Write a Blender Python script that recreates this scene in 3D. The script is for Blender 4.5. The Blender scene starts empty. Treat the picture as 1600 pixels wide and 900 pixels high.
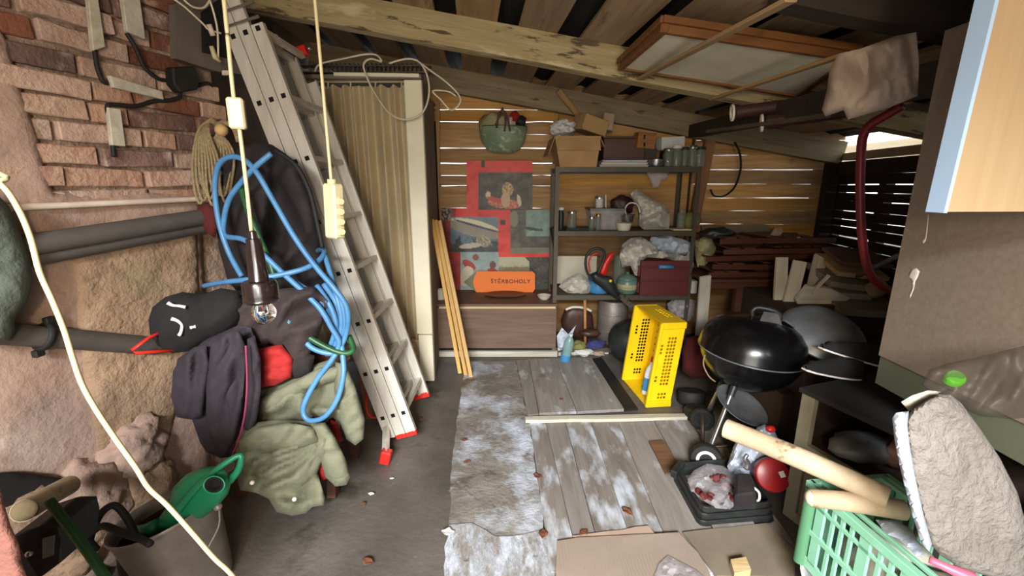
import bpy, bmesh, math, random
from math import radians, sin, cos, pi, sqrt, atan2, exp
from mathutils import Vector, Matrix, Euler, noise
from mathutils.geometry import delaunay_2d_cdt
random.seed(7)
V = Vector
SC = bpy.context.scene
COL = SC.collection

# ------------------------------------------------------------------ camera
PITCH, FPX, EYE = radians(13.2), 680.0, 1.45
cam_d = bpy.data.cameras.new('camera')
cam_d.sensor_width = 36.0
cam_d.lens = FPX / 1600.0 * 36.0
cam_d.clip_start = 0.02
cam = bpy.data.objects.new('camera', cam_d)
COL.objects.link(cam)
cam.location = (0, 0, EYE)
cam.rotation_euler = (pi / 2 - PITCH, 0, 0)
SC.camera = cam

# ------------------------------------------------------------------ sky, light, exposure
SC.view_settings.view_transform = 'Standard'
SC.view_settings.look = 'None'
SC.view_settings.gamma = 1.0
SC.view_settings.use_curve_mapping = False
SC.view_settings.exposure = 0.6
w = bpy.data.worlds.new('overcast_sky')
SC.world = w
w.use_nodes = True
wb = w.node_tree.nodes['Background']
wb.inputs[0].default_value = (0.93, 0.97, 1.0, 1)
wb.inputs[1].default_value = 1.5

def lamp(name, kind, loc, energy, color, size=0.1, size_y=None, aim=None):
    d = bpy.data.lights.new(name, kind)
    d.energy = energy
    d.color = color
    if kind == 'AREA':
        d.shape = 'RECTANGLE'; d.size = size; d.size_y = size_y or size
    else:
        d.shadow_soft_size = size
    o = bpy.data.objects.new(name, d)
    COL.objects.link(o)
    o.location = loc
    if aim is not None:
        o.rotation_euler = (V(aim) - V(loc)).to_track_quat('-Z', 'Y').to_euler()
    return o

lamp('doorway_daylight', 'AREA', (-0.2, -1.06, 1.2), 26, (1.0, 0.97, 0.92), 1.8, 1.9, (-0.1, 3.0, 0.55))
lamp('high_sky_light', 'AREA', (-0.5, -3.6, 3.2), 560, (0.95, 0.97, 1.0), 1.7, 0.9, (0.1, 2.2, 0.5))
lamp('warm_bulb_lamp', 'POINT', (-0.10, -0.85, 1.60), 66, (1.0, 0.77, 0.50), 0.09)

# ------------------------------------------------------------------ picture ray -> point on a real plane
CP, SP = cos(PITCH), sin(PITCH)
def ray(px, py):
    dx, dy = px - 800.0, py - 450.0
    return V((dx, FPX * CP - dy * SP, -(FPX * SP + dy * CP)))
CAM = V((0, 0, EYE))
def PY(px, py, Y):
    r = ray(px, py); return CAM + r * (Y / r.y)
def PZ(px, py, z):
    r = ray(px, py); return CAM + r * ((z - EYE) / r.z)
def PL(px, py, p, d):
    r = ray(px, py); n = V((d[1], -d[0]))
    return CAM + r * ((n.x * p[0] + n.y * p[1]) / (n.x * r.x + n.y * r.y))
def PP(px, py, a, b, c):
    n = (b - a).cross(c - a); r = ray(px, py)
    return CAM + r * (n.dot(a - CAM) / n.dot(r))

# ------------------------------------------------------------------ materials
def lin(c):
    if isinstance(c, str):
        c = c.lstrip('#'); c = [int(c[i:i + 2], 16) for i in (0, 2, 4)]
    return tuple((v / 255 / 12.92) if v / 255 <= 0.04045 else ((v / 255 + 0.055) / 1.055) ** 2.4 for v in c) + (1.0,)

MATS = {}
def mat(name, c1, c2=None, sc=6.0, rough=0.75, metal=0.0, bump=0.0, bsc=40.0, st=(1, 1, 1), rnd=0.0, huer=0.0,
        ramp=(0.35, 0.65), spots=None, alpha=1.0, trans=0.0, ior=1.45, spec=0.5, coat=0.0, dist=0.0, detail=5.0,
        spots2=None, sheen=0.0, wave=None, sss=0.0):
    m = bpy.data.materials.new(name); m.use_nodes = True
    nt = m.node_tree; N = nt.nodes; L = nt.links
    b = N['Principled BSDF']
    tc = N.new('ShaderNodeTexCoord'); oi = N.new('ShaderNodeObjectInfo')
    off = N.new('ShaderNodeVectorMath'); off.operation = 'MULTIPLY_ADD'
    L.new(oi.outputs['Random'], off.inputs[0]); off.inputs[1].default_value = (37.1, 23.7, 51.3)
    L.new(tc.outputs['Object'], off.inputs[2])
    def mapped(s):
        mp = N.new('ShaderNodeVectorMath'); mp.operation = 'MULTIPLY'
        L.new(off.outputs[0], mp.inputs[0]); mp.inputs[1].default_value = s
        return mp.outputs[0]
    def nz(s, scale, det=detail, d=0.0):
        n = N.new('ShaderNodeTexNoise'); n.inputs['Scale'].default_value = scale
        n.inputs['Detail'].default_value = det; n.inputs['Distortion'].default_value = d
        n.inputs['Roughness'].default_value = 0.6
        L.new(mapped(s), n.inputs['Vector']); return n.outputs['Fac']
    def rmp(src, a, c):
        r = N.new('ShaderNodeMapRange'); r.inputs['From Min'].default_value = a; r.inputs['From Max'].default_value = c
        L.new(src, r.inputs['Value']); return r.outputs['Result']
    def mix(f, a, c):
        x = N.new('ShaderNodeMix'); x.data_type = 'RGBA'
        if isinstance(f, float): x.inputs[0].default_value = f
        else: L.new(f, x.inputs[0])
        for i, q in ((6, a), (7, c)):
            if isinstance(q, tuple): x.inputs[i].default_value = q
            else: L.new(q, x.inputs[i])
        return x.outputs[2]
    col = lin(c1)
    if c2 is not None:
        col = mix(rmp(nz(st, sc, d=dist), *ramp), lin(c1), lin(c2))
    if wave:
        wv = N.new('ShaderNodeTexWave'); wv.inputs['Scale'].default_value = wave[1]; wv.inputs['Distortion'].default_value = wave[2]
        wv.inputs['Detail'].default_value = 3; wv.bands_direction = wave[3]
        L.new(mapped((1, 1, 1)), wv.inputs['Vector'])
        col = mix(rmp(wv.outputs['Fac'], 0.55, 0.95), col, lin(wave[0]))
    for sp in (spots, spots2):
        if sp:
            col = mix(rmp(nz(sp[3] if len(sp) > 3 else (1, 1, 1), sp[1], 6), sp[2], sp[2] + (sp[4] if len(sp) > 4 else 0.06)), col, lin(sp[0]))
    if rnd or huer:
        h = N.new('ShaderNodeHueSaturation')
        if isinstance(col, tuple): h.inputs['Color'].default_value = col
        else: L.new(col, h.inputs['Color'])
        r = N.new('ShaderNodeMapRange'); r.inputs['To Min'].default_value = 1 - rnd; r.inputs['To Max'].default_value = 1 + rnd
        L.new(oi.outputs['Random'], r.inputs['Value']); L.new(r.outputs['Result'], h.inputs['Value'])
        if huer:
            mm = N.new('ShaderNodeMath'); mm.operation = 'MULTIPLY'; mm.inputs[1].default_value = 7.31
            L.new(oi.outputs['Random'], mm.inputs[0])
            fr = N.new('ShaderNodeMath'); fr.operation = 'FRACT'; L.new(mm.outputs[0], fr.inputs[0])
            r2 = N.new('ShaderNodeMapRange'); r2.inputs['To Min'].default_value = 1 - huer; r2.inputs['To Max'].default_value = 1 + huer * 0.4
            L.new(fr.outputs[0], r2.inputs['Value']); L.new(r2.outputs['Result'], h.inputs['Saturation'])
        col = h.outputs['Color']
    if isinstance(col, tuple): b.inputs['Base Color'].default_value = col
    else: L.new(col, b.inputs['Base Color'])
    b.inputs['Roughness'].default_value = rough
    b.inputs['Metallic'].default_value = metal
    b.inputs['IOR'].default_value = ior
    b.inputs['Specular IOR Level'].default_value = spec
    b.inputs['Transmission Weight'].default_value = trans
    b.inputs['Alpha'].default_value = alpha
    b.inputs['Coat Weight'].default_value = coat
    b.inputs['Sheen Weight'].default_value = sheen
    if bump:
        bp = N.new('ShaderNodeBump'); bp.inputs['Strength'].default_value = bump; bp.inputs['Distance'].default_value = 0.02
        L.new(nz(st, bsc, 6), bp.inputs['Height']); L.new(bp.outputs['Normal'], b.inputs['Normal'])
    MATS[name] = m
    return m
def wood(name, c1, c2, rough=0.75, rnd=0.15, huer=0.15, bump=0.15, sc=1.6, spots=None, spots2=None, ramp=(0.3, 0.7), st=(1.2, 16, 16)):
    return mat(name, c1, c2, sc=sc, st=st, rough=rough, rnd=rnd, huer=huer, bump=bump, bsc=6, spots=spots, spots2=spots2, ramp=ramp, dist=0.6)
def colmat(name, rough=0.5):
    m = bpy.data.materials.new(name); m.use_nodes = True
    a = m.node_tree.nodes.new('ShaderNodeVertexColor'); a.layer_name = 'print'
    b = m.node_tree.nodes['Principled BSDF']; b.inputs['Roughness'].default_value = rough
    m.node_tree.links.new(a.outputs['Color'], b.inputs['Base Color'])
    MATS[name] = m
    return m

# ------------------------------------------------------------------ mesh collecting
def frame(d, up=V((0, 0, 1))):
    d = d.normalized()
    if abs(d.dot(up)) > 0.98: up = V((0, 1, 0))
    s = up.cross(d).normalized(); u = d.cross(s).normalized()
    return d, s, u
def spline(pts, k=6, closed=False):
    P = [V(p) for p in pts]; n = len(P); out = []
    for i in range(n if closed else n - 1):
        if closed: a, b, c, d = P[i - 1], P[i], P[(i + 1) % n], P[(i + 2) % n]
        else: a, b, c, d = P[max(i - 1, 0)], P[i], P[i + 1], P[min(i + 2, n - 1)]
        for j in range(k):
            t = j / k
            out.append(0.5 * ((2 * b) + (c - a) * t + (2 * a - 5 * b + 4 * c - d) * t * t + (3 * b - a - 3 * c + d) * t ** 3))
    if not closed: out.append(P[-1])
    return out

def rootloc(o):
    while o.parent: o = o.parent
    return o.location.copy()

class MB:
    def __init__(self):
        self.bm = bmesh.new(); self.mi = 0
    def f(self, vs):
        try:
            f = self.bm.faces.new(vs); f.material_index = self.mi; return f
        except ValueError:
            return None
    def v(self, p): return self.bm.verts.new(p)
    def hexa(self, p):
        v = [self.v(q) for q in p]
        for q in ((0, 3, 2, 1), (4, 5, 6, 7), (0, 1, 5, 4), (1, 2, 6, 5), (2, 3, 7, 6), (3, 0, 4, 7)):
            self.f([v[i] for i in q])
        return self
    def box(self, c, s, rot=None):
        c = V(c); R = rot if rot is not None else Matrix.Identity(3)
        if isinstance(R, (tuple, list)): R = Euler(R).to_matrix()
        p = [c + R @ V((x * s[0] / 2, y * s[1] / 2, z * s[2] / 2)) for z in (-1, 1) for x, y in ((-1, -1), (1, -1), (1, 1), (-1, 1))]
        return self.hexa(p)
    def bar(self, a, b, w, t, up=V((0, 0, 1))):
        a, b = V(a), V(b); d, s, u = frame(b - a, V(up))
        p = [q + s * x * w / 2 + u * y * t / 2 for q in (a, b) for x, y in ((-1, -1), (1, -1), (1, 1), (-1, 1))]
        return self.hexa(p)
    def prism(self, poly, ext):
        poly = [V(p) for p in poly]; ext = V(ext)
        a = [self.v(p) for p in poly]; b = [self.v(p + ext) for p in poly]
        self.f(a[::-1]); self.f(b); n = len(a)
        for i in range(n): self.f([a[i], a[(i + 1) % n], b[(i + 1) % n], b[i]])
        return self
    def tube(self, pts, r, n=8, k=0, closed=False, flat=1.0, caps=True):
        P = spline(pts, k, closed) if k else [V(p) for p in pts]
        m = len(P); rs = r if isinstance(r, (list, tuple)) else None
        rings = []; up = None
        for i in range(m):
            if closed: d = P[(i + 1) % m] - P[i - 1]
            else: d = P[min(i + 1, m - 1)] - P[max(i - 1, 0)]
            if d.length < 1e-9: d = V((0, 0, 1))
            d.normalize()
            if up is None: _, s, up = frame(d)
            s = up.cross(d)
            if s.length < 1e-6: _, s, _ = frame(d)
            s.normalize(); up = d.cross(s).normalized()
            if rs:
                t = i / max(m - 1, 1) * (len(rs) - 1); j = min(int(t), len(rs) - 2); rr = rs[j] + (rs[j + 1] - rs[j]) * (t - j)
            else: rr = r
            rings.append([self.v(P[i] + (s * cos(2 * pi * q / n) + up * sin(2 * pi * q / n) * flat) * rr) for q in range(n)])
        for i in range(m if closed else m - 1):
            a, b = rings[i], rings[(i + 1) % m]
            for q in range(n): self.f([a[q], a[(q + 1) % n], b[(q + 1) % n], b[q]])
        if caps and not closed:
            self.f(rings[0][::-1]); self.f(rings[-1])
        return self
    def lathe(self, prof, c=(0, 0, 0), R=None, n=24, wob=0.0, sx=1.0, sy=1.0):
        c = V(c); R = R if R is not None else Matrix.Identity(3)
        if isinstance(R, (tuple, list)): R = Euler(R).to_matrix()
        rings = []
        for r, z in prof:
            if r <= 1e-6: rings.append([self.v(c + R @ V((0, 0, z)))])
            else:
                rings.append([self.v(c + R @ V((r * sx * cos(2 * pi * q / n) * (1 + wob * noise.noise(V((cos(2*pi*q/n) * 2, sin(2*pi*q/n) * 2, z * 9)))),
                                               r * sy * sin(2 * pi * q / n), z))) for q in range(n)])
        for a, b in zip(rings, rings[1:]):
            if len(a) == 1 and len(b) == 1: continue
            for q in range(n):
                if len(a) == 1: self.f([a[0], b[(q + 1) % n], b[q]])
                elif len(b) == 1: self.f([a[q], a[(q + 1) % n], b[0]])
                else: self.f([a[q], a[(q + 1) % n], b[(q + 1) % n], b[q]])
        return self
    def grid(self, fn, nu, nv, thick=None):
        g = [[self.v(fn(i / nu, j / nv)) for j in range(nv + 1)] for i in range(nu + 1)]
        fs = []
        for i in range(nu):
            for j in range(nv): fs.append(self.f([g[i][j], g[i + 1][j], g[i + 1][j + 1], g[i][j + 1]]))
        if thick:
            bmesh.ops.recalc_face_normals(self.bm, faces=[x for x in fs if x])
            bmesh.ops.solidify(self.bm, geom=[x for x in fs if x], thickness=thick)
        return self
    def blob(self, c, r, amp=0.15, fr=2.0, sub=3, R=None, seed=0, lump=None):
        c = V(c); r = V(r) if not isinstance(r, (int, float)) else V((r, r, r))
        R = R if R is not None else Matrix.Identity(3)
        if isinstance(R, (tuple, list)): R = Euler(R).to_matrix()
        res = bmesh.ops.create_icosphere(self.bm, subdivisions=sub, radius=1.0)
        for v in res['verts']:
            p = v.co.normalized()
            k = 1 + amp * noise.noise(p * fr + V((seed * 3.7, seed * 1.3, seed * 7.1))) + amp * 0.6 * noise.noise(p * fr * 2.7 + V((seed, 5, 1)))
            if lump: k += lump * abs(noise.noise(p * fr * 1.9 + V((1, seed * 2.2, 8))))
            v.co = c + R @ V((p.x * r.x * k, p.y * r.y * k, p.z * r.z * k))
            for fc in v.link_faces: fc.material_index = self.mi
        return self
    def puff(self, outline, proj, bulge=0.06, thick=0.05, res=9.0, fold=None, edge=25.0, rough=0.0, rsc=0.05, seed=0, nrm=None, step=None):
        """a closed cushion-like body whose outline stands on the surface proj(px, py); its front swells, folds and wrinkles"""
        step = step or res
        pts = [V((float(x), float(y))) for x, y in outline]; n = len(pts); B = []
        for i in range(n):
            a, b = pts[i], pts[(i + 1) % n]; k = max(1, int((b - a).length / step))
            for j in range(k): B.append(a + (b - a) * (j / k))
        nb = len(B)
        xs = [p.x for p in B]; ys = [p.y for p in B]
        def inside(q):
            c = False; j = n - 1
            for i in range(n):
                if (pts[i].y > q.y) != (pts[j].y > q.y) and q.x < (pts[j].x - pts[i].x) * (q.y - pts[i].y) / (pts[j].y - pts[i].y) + pts[i].x: c = not c
                j = i
            return c
        def dist(q):
            m = 1e9
            for i in range(n):
                a, b = pts[i], pts[(i + 1) % n]; e = b - a
                t = max(0, min(1, (q - a).dot(e) / max(e.dot(e), 1e-9))); m = min(m, (a + e * t - q).length)
            return m
        rg = random.Random(seed); I = []
        y = min(ys); row = 0
        while y < max(ys):
            x = min(xs) + (res / 2 if row % 2 else 0)
            while x < max(xs):
                q = V((x + rg.uniform(-.15, .15) * res, y + rg.uniform(-.15, .15) * res))
                if inside(q) and dist(q) > step * 0.55: I.append(q)
                x += res
            y += res * 0.87; row += 1
        allp = B + I
        vs, es, fs, ov, oe, of = delaunay_2d_cdt(allp, [(i, (i + 1) % nb) for i in range(nb)], [], 1, 1e-4)
        front, back = [], []
        for q in vs:
            p = V(proj(q.x, q.y)); d = dist(q)
            h = min(d / edge, 1.0); h = sqrt(max(0, 1 - (1 - h) ** 2))
            if nrm is None: dr = (CAM - p).normalized()
            else: dr = V(nrm)
            a = bulge * h
            if fold:
                for ang, wl, am, wp in fold:
                    ca, sa = cos(radians(ang)), sin(radians(ang))
                    uu = (q.x * ca + q.y * sa) / wl; ww = (-q.x * sa + q.y * ca) / (wl * 3.2)
                    uu += wp * 1.3 * noise.noise(V((uu * .5, ww * 1.3, seed + 3.3)))
                    nn = noise.noise(V((uu * 1.1, ww, seed * 1.7)))
                    a += .9 * am * h * sin(uu * 4.4) * (.5 + .5 * noise.noise(V((ww * 1.2, uu * .2, seed + 20))) * 2)
                    a += 2.1 * am * h * (0.7 - 3.2 * abs(nn)) * (0.5 + 1.6 * abs(noise.noise(V((uu * .3 + 9, ww * .6, seed)))))
            if rough: a += rough * h * (noise.fractal(p / rsc, 1.0, 2.0, 4) if rough < .009 else 1.6 * (.6 - 2.4 * abs(noise.noise(p / rsc * .8))) + .5 * noise.noise(p / rsc * 2.3))
            front.append(self.v(p + dr * a)); back.append(self.v(p - dr * (thick * (0.15 + 0.85 * h))))
        cnt = {}
        for t in fs:
            for i in range(len(t)):
                a, b = t[i], t[(i + 1) % len(t)]; cnt[(a, b)] = 1
        for t in fs:
            self.f([front[i] for i in t]); self.f([back[i] for i in reversed(t)])
        for (a, b) in cnt:
            if (b, a) not in cnt: self.f([front[b], front[a], back[a], back[b]])
        return self
    def obj(self, name, m=None, parent=None, label=None, cat=None, group=None, kind=None, smooth=False, bevel=0.0, sub=0, split=None, keep=False, recalc=True):
        bm = self.bm
        if bevel: bmesh.ops.bevel(bm, geom=list(bm.edges), offset=bevel, segments=1, affect='EDGES', clamp_overlap=True)
        if recalc: bmesh.ops.recalc_face_normals(bm, faces=list(bm.faces))
        if parent is not None: org = rootloc(parent)
        elif keep: org = V((0, 0, 0))
        else:
            xs = [v.co for v in bm.verts]
            org = V(((min(c.x for c in xs) + max(c.x for c in xs)) / 2, (min(c.y for c in xs) + max(c.y for c in xs)) / 2, min(c.z for c in xs)))
        bmesh.ops.translate(bm, verts=list(bm.verts), vec=-org)
        me = bpy.data.meshes.new(name); bm.to_mesh(me); bm.free()
        for q in (m if isinstance(m, (list, tuple)) else [m]):
            if q is not None: me.materials.append(MATS[q] if isinstance(q, str) else q)
        if smooth:
            me.polygons.foreach_set('use_smooth', [True] * len(me.polygons))
            if smooth is not True: me.set_sharp_from_angle(angle=radians(smooth))
        o = bpy.data.objects.new(name, me); COL.objects.link(o)
        if parent is not None: o.parent = parent
        else: o.location = org
        if sub:
            sm = o.modifiers.new('subdivision', 'SUBSURF'); sm.levels = sub; sm.render_levels = sub
        return tag(o, label, cat, group, kind)

def tag(o, label=None, cat=None, group=None, kind=None):
    if label: o['label'] = label
    if cat: o['category'] = cat
    if group: o['group'] = group
    if kind: o['kind'] = kind
    return o
def T(name, label, cat, loc=(0, 0, 0), group=None, kind=None):
    o = bpy.data.objects.new(name, None); COL.objects.link(o); o.location = V(loc); o.empty_display_size = 0.05
    return tag(o, label, cat, group, kind)
PLANK = {}
def board(name, a, b, wd, th, m, parent=None, up=(0, 0, 1), label=None, cat=None, group=None, kind=None, warp=0.0, rag=0.0, seed=None):
    """a plank from a to b; its own X axis runs along it so that the grain does too. wd across, th along 'up'"""
    a, b = V(a), V(b); L = (b - a).length; d, s, u = frame(b - a, V(up))
    rg = random.Random(seed if seed is not None else hash((round(a.x, 3), round(b.y, 3), round(a.z, 3), round(wd, 3))))
    mb = MB(); n = max(2, min(10, int(L / 0.14))) if (warp or rag) else 1
    rings = []
    for i in range(n + 1):
        x = -L / 2 + L * i / n
        z0 = rg.uniform(-warp, warp); e1 = rg.uniform(-rag, rag); e2 = rg.uniform(-rag, rag)
        rings.append([mb.v((x, y, z + z0)) for y, z in ((-wd / 2 + e1, -th / 2), (wd / 2 + e2, -th / 2), (wd / 2 + e2, th / 2), (-wd / 2 + e1, th / 2))])
    mb.f(rings[0][::-1]); mb.f(rings[-1])
    for p, q in zip(rings, rings[1:]):
        for k in range(4): mb.f([p[k], p[(k + 1) % 4], q[(k + 1) % 4], q[k]])
    bm = mb.bm
    bmesh.ops.bevel(bm, geom=[e for e in bm.edges if abs((e.verts[0].co - e.verts[1].co).normalized().x) > 0.9], offset=min(0.003, th * 0.2), segments=1, affect='EDGES')
    bmesh.ops.recalc_face_normals(bm, faces=list(bm.faces))
    me = bpy.data.meshes.new(name); bm.to_mesh(me); bm.free()
    me.materials.append(MATS[m] if isinstance(m, str) else m)
    o = bpy.data.objects.new(name, me); COL.objects.link(o)
    c = (a + b) / 2
    if parent is not None: o.parent = parent; c = c - rootloc(parent)
    o.matrix_local = Matrix.Translation(c) @ Matrix((d, s, u)).transposed().to_4x4()
    return tag(o, label, cat, group, kind)
def copy_tree(o, parent=None):
    c = o.copy(); COL.objects.link(c)
    if parent is not None: c.parent = parent
    for ch in list(o.children): copy_tree(ch, c)
    return c
def path(pts, Y=None):
    """picture polyline with a depth per point -> world points"""
    return [PY(p[0], p[1], p[2] if len(p) > 2 else Y) for p in pts]
def rotz(a): return Matrix.Rotation(a, 3, 'Z')
# ------------------------------------------------------------------ material library
mat('concrete_floor', '#4f4a45', '#67615b', sc=2.2, rough=0.5, bump=0.25, bsc=30, spots=('#3d3832', 3.1, 0.6, (1, 1, 1), 0.1), spots2=('#a7a49e', 9, 0.68, (1, 1, 1), 0.08))
mat('mortar', '#a78f7c', '#85705f', sc=9, rough=0.95, bump=0.9, bsc=35)
mat('brick', '#875c4c', '#6e483a', sc=5, rough=0.9, bump=0.6, bsc=38, rnd=0.25, huer=0.35, spots=('#bfa48f', 7, 0.56, (1, 1, 1), 0.14), spots2=('#5e362f', 4, 0.64, (1, 1, 1), 0.1))
mat('dusty_brick', '#ad8670', '#bd9f8a', sc=5, rough=0.95, bump=0.7, bsc=35, rnd=0.16, huer=0.25, spots=('#93604e', 4, 0.58, (1, 1, 1), 0.1))
mat('plaster', '#af9484', '#9c8070', sc=3, rough=0.95, bump=0.5, bsc=22, spots=('#bda797', 5, 0.58, (1, 1, 1), 0.12), spots2=('#573528', 7, 0.7, (1, 1, 1), 0.03))
mat('sandy_plaster', '#a98d72', '#8f755d', sc=4, rough=0.95, bump=0.8, bsc=26, spots=('#6b4a3c', 9, 0.72, (1, 1, 1), 0.05), spots2=('#757353', 1.8, 0.6, (1, 1, 1), 0.2))  # greenish spots put a reflected green tint into the plaster colour
mat('grey_green_plaster', '#646c60', '#555d53', sc=5, rough=0.9, bump=0.5, bsc=25)
mat('pink_stone', '#84574b', '#754b41', sc=10, rough=0.9, bump=0.6, bsc=50)
mat('meter_wood', '#6d635a', '#5c534b', sc=4, rough=0.8)
mat('dark_recess', '#7a6354', '#5f4d42', sc=5, rough=0.95, bump=0.3)
wood('roof_board_wood', '#a98b62', '#8b6f4a', rnd=0.2, huer=0.2, spots=('#5f4930', 3, 0.64, (.7, 3, 3), 0.1))
mat('tar_sheet', '#0c0b0a', '#141211', sc=6, rough=0.85)
wood('old_beam_wood', '#b5a47c', '#978457', rnd=0.05, spots=('#5a4a33', 4, 0.565, (1, 4.5, 4.5), 0.05), spots2=('#c6b891', 3, 0.6, (1, 3, 3), 0.1), bump=0.4)
wood('grey_beam_wood', '#9d8c6a', '#78684b', rnd=0.08, spots=('#463b2b', 5, 0.62, (1, 4, 4), 0.08), bump=0.3)
wood('dark_beam_wood', '#382e25', '#281f18', rnd=0.1)
wood('wall_plank_wood', '#d0a261', '#a47840', rnd=0.28, huer=0.2, spots=('#6b4620', 3, 0.66, (1, 2.5, 2.5), 0.1), bump=0.2)
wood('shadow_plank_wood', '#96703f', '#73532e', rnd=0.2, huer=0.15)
wood('black_plank_wood', '#3b2f26', '#2a211a', rnd=0.2)
wood('floor_plank_wood', '#918b84', '#766f67', rnd=0.1, huer=0.3, rough=0.6, spots=('#bdc0c6', 3.0, 0.57, (2.4, 1, 1), 0.12), spots2=('#65523f', 2.0, 0.63, (2.6, 1, 1), 0.08), st=(18, 1.6, 14))
wood('painted_plank_wood', '#8a837b', '#6f675e', rnd=0.05, rough=0.55, spots=('#c0c7d1', 4.0, 0.47, (2.2, .8, 1), 0.16), spots2=('#665749', 4.4, 0.62, (2.4, 1, 1), 0.08), st=(18, 1.6, 14))
mat('peeling_lino', '#8a857e', '#6c655c', sc=5, rough=0.5, bump=0.5, bsc=30, spots=('#bfc6d1', 3.4, 0.48, (1, .8, 1), 0.16), spots2=('#5c4e41', 4.6, 0.59, (1, 1, 1), 0.09), detail=8)
mat('white_lino', '#a9adb3', '#8f8a83', sc=14, st=(2.5, .7, 1), rough=0.5, bump=0.6, bsc=30, ramp=(.42, .62), spots=('#c3cad4', 7, 0.52, (2, .6, 1), 0.1), spots2=('#6b5f54', 9, 0.64, (1, 1, 1), 0.06))
wood('pale_wood', '#d8c49a', '#bfa676', rnd=0.08, rough=0.6)
wood('lath_wood', '#cfa765', '#b58b4a', rnd=0.08, rough=0.6)
wood('white_wood', '#c9c3b0', '#a9a18d', rnd=0.06, rough=0.65, spots=('#7d7a72', 3, 0.63, (1, 2, 2), 0.12))
wood('chest_wood', '#785a44', '#5e4635', rnd=0.06, rough=0.6)
wood('mahogany_wood', '#5b3524', '#43261a', rnd=0.2, rough=0.42)
wood('orange_wood', '#9a6a35', '#7d5226', rnd=0.1)
wood('beech_veneer', '#c79c67', '#b88b56', rough=0.4, rnd=0, bump=0.05, st=(1, 1, 1), sc=2)
mat('beech_face', '#b39a78', '#a98f6c', sc=1.5, st=(24, 24, 1.2), rough=0.42, ramp=(.3, .7))
mat('sky_tinted_laminate', '#a8c6e6', rough=0.35)  # white laminate, blue sky reflection put into its colour
mat('brown_panel', '#8a7d70', '#7f7263', sc=60, rough=0.28, rnd=0, spec=0.6)
mat('panel_green', '#5f6350', rough=0.5)
mat('cream_paint', '#efe8cf', '#e2dabd', sc=3, rough=0.45)
mat('grey_side', '#857b6b', '#756b5c', sc=4, rough=0.7)
mat('curtain_cloth', '#bfac86', '#ad9a74', sc=3, rough=0.36, sheen=0.4)
mat('aluminium', '#dad5ca', '#c8c2b5', sc=3, st=(9, 9, 1), rough=0.42, metal=0.25)
mat('black_hole', '#0d0c0b', rough=0.9)
mat('red_plastic', '#c9281f', rough=0.4)
mat('steel_tube', '#b8b8b8', rough=0.25, metal=0.9)
mat('black_coat', '#2c2626', '#201b1c', sc=12, rough=0.95, bump=0.5, bsc=14)
mat('black_fleece', '#141314', '#1d1b1b', sc=12, rough=0.95, bump=0.3, bsc=100)
mat('plum_jacket', '#322b31', '#28222a', sc=10, rough=0.9, bump=0.5, bsc=14)
mat('dark_brown_cloth', '#3d3230', '#2f2625', sc=10, rough=0.9, bump=0.5, bsc=14)
mat('army_canvas', '#747560', '#626450', sc=5, rough=0.9, bump=0.5, bsc=16, spots=('#86866f', 6, 0.62, (1, 1, 1), 0.15))
mat('red_cloth', '#a3201c', '#7f1715', sc=8, rough=0.85)
mat('dark_red_cloth', '#571a18', '#431312', sc=8, rough=0.9)
mat('piping_red', '#8d3050', rough=0.7)
mat('blue_hose', '#4f83ae', '#4678a2', sc=20, rough=0.4)
mat('green_hose', '#27562f', '#1d4526', sc=30, rough=0.4)
mat('black_rubber', '#171615', '#201e1d', sc=15, rough=0.7)
mat('rope', '#a3906f', '#82714f', sc=90, rough=0.95, bump=0.5, bsc=200)
mat('cream_cable', '#bcae86', rough=0.45)
mat('white_cable', '#d9cfb6', rough=0.5)
mat('cream_plastic', '#c2b58c', rough=0.4)
mat('bakelite', '#1f1514', rough=0.22, coat=0.4)
mat('clear_glass', '#ffffff', rough=0.03, trans=1.0, ior=1.45)
mat('thin_glass', '#8d9688', rough=0.06, alpha=0.26)
mat('brass', '#b58b45', rough=0.3, metal=0.9)
mat('filament', '#d8d0c0', rough=0.3, metal=0.6)
mat('grey_pipe', '#57514c', '#4a4540', sc=8, rough=0.6)
mat('white_pipe', '#dccab9', '#cbb8a6', sc=8, rough=0.6)
mat('dark_metal', '#3c3a36', '#4a3d31', sc=10, rough=0.55, metal=0.5)
mat('rack_steel', '#4d4a42', '#5b5244', sc=9, rough=0.5, metal=0.4)
wood('rack_shelf', '#54493a', '#413629', rough=0.7)
mat('galvanised', '#8d857e', '#776e67', sc=9, rough=0.5, metal=0.45, bump=0.1)
mat('green_can', '#1e7a55', '#1a6c4b', sc=6, rough=0.35)
mat('cardboard', '#b8976a', '#a98658', sc=6, rough=0.85)
mat('pale_cardboard', '#a39384', '#8f8072', sc=5, rough=0.85, spots=('#7d5a44', 4.2, 0.62, (.8, 1.6, 1), 0.05), wave=('#95867a', 24, 2.2, 'X'))
mat('pale_card', '#b39c88', '#a58e7b', sc=5, rough=0.85)
mat('white_bag', '#c8c4b8', '#b6b1a4', sc=9, rough=0.45, bump=0.35, bsc=30)
mat('bluish_bag', '#c4ccd8', '#b2bccb', sc=9, rough=0.4, bump=0.3, bsc=30)
mat('clear_film', '#d8d4d6', '#bcb6ba', sc=10, rough=0.2, alpha=0.42, bump=0.6, bsc=25)
mat('smoky_film', '#4a433b', '#5d554b', sc=8, rough=0.45, alpha=0.32, bump=0.2, bsc=30)
mat('dark_red_plastic', '#5e2724', '#54211f', sc=6, rough=0.5)
mat('yellow_plastic', '#f0c814', '#e6bd10', sc=6, rough=0.4)
mat('black_enamel', '#0d0d0e', rough=0.24, coat=0.15)
mat('black_plastic', '#1e2020', '#2a2c2c', sc=10, rough=0.45)
mat('ash_metal', '#7b7d7e', '#5f6061', sc=9, rough=0.5, metal=0.5)
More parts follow.
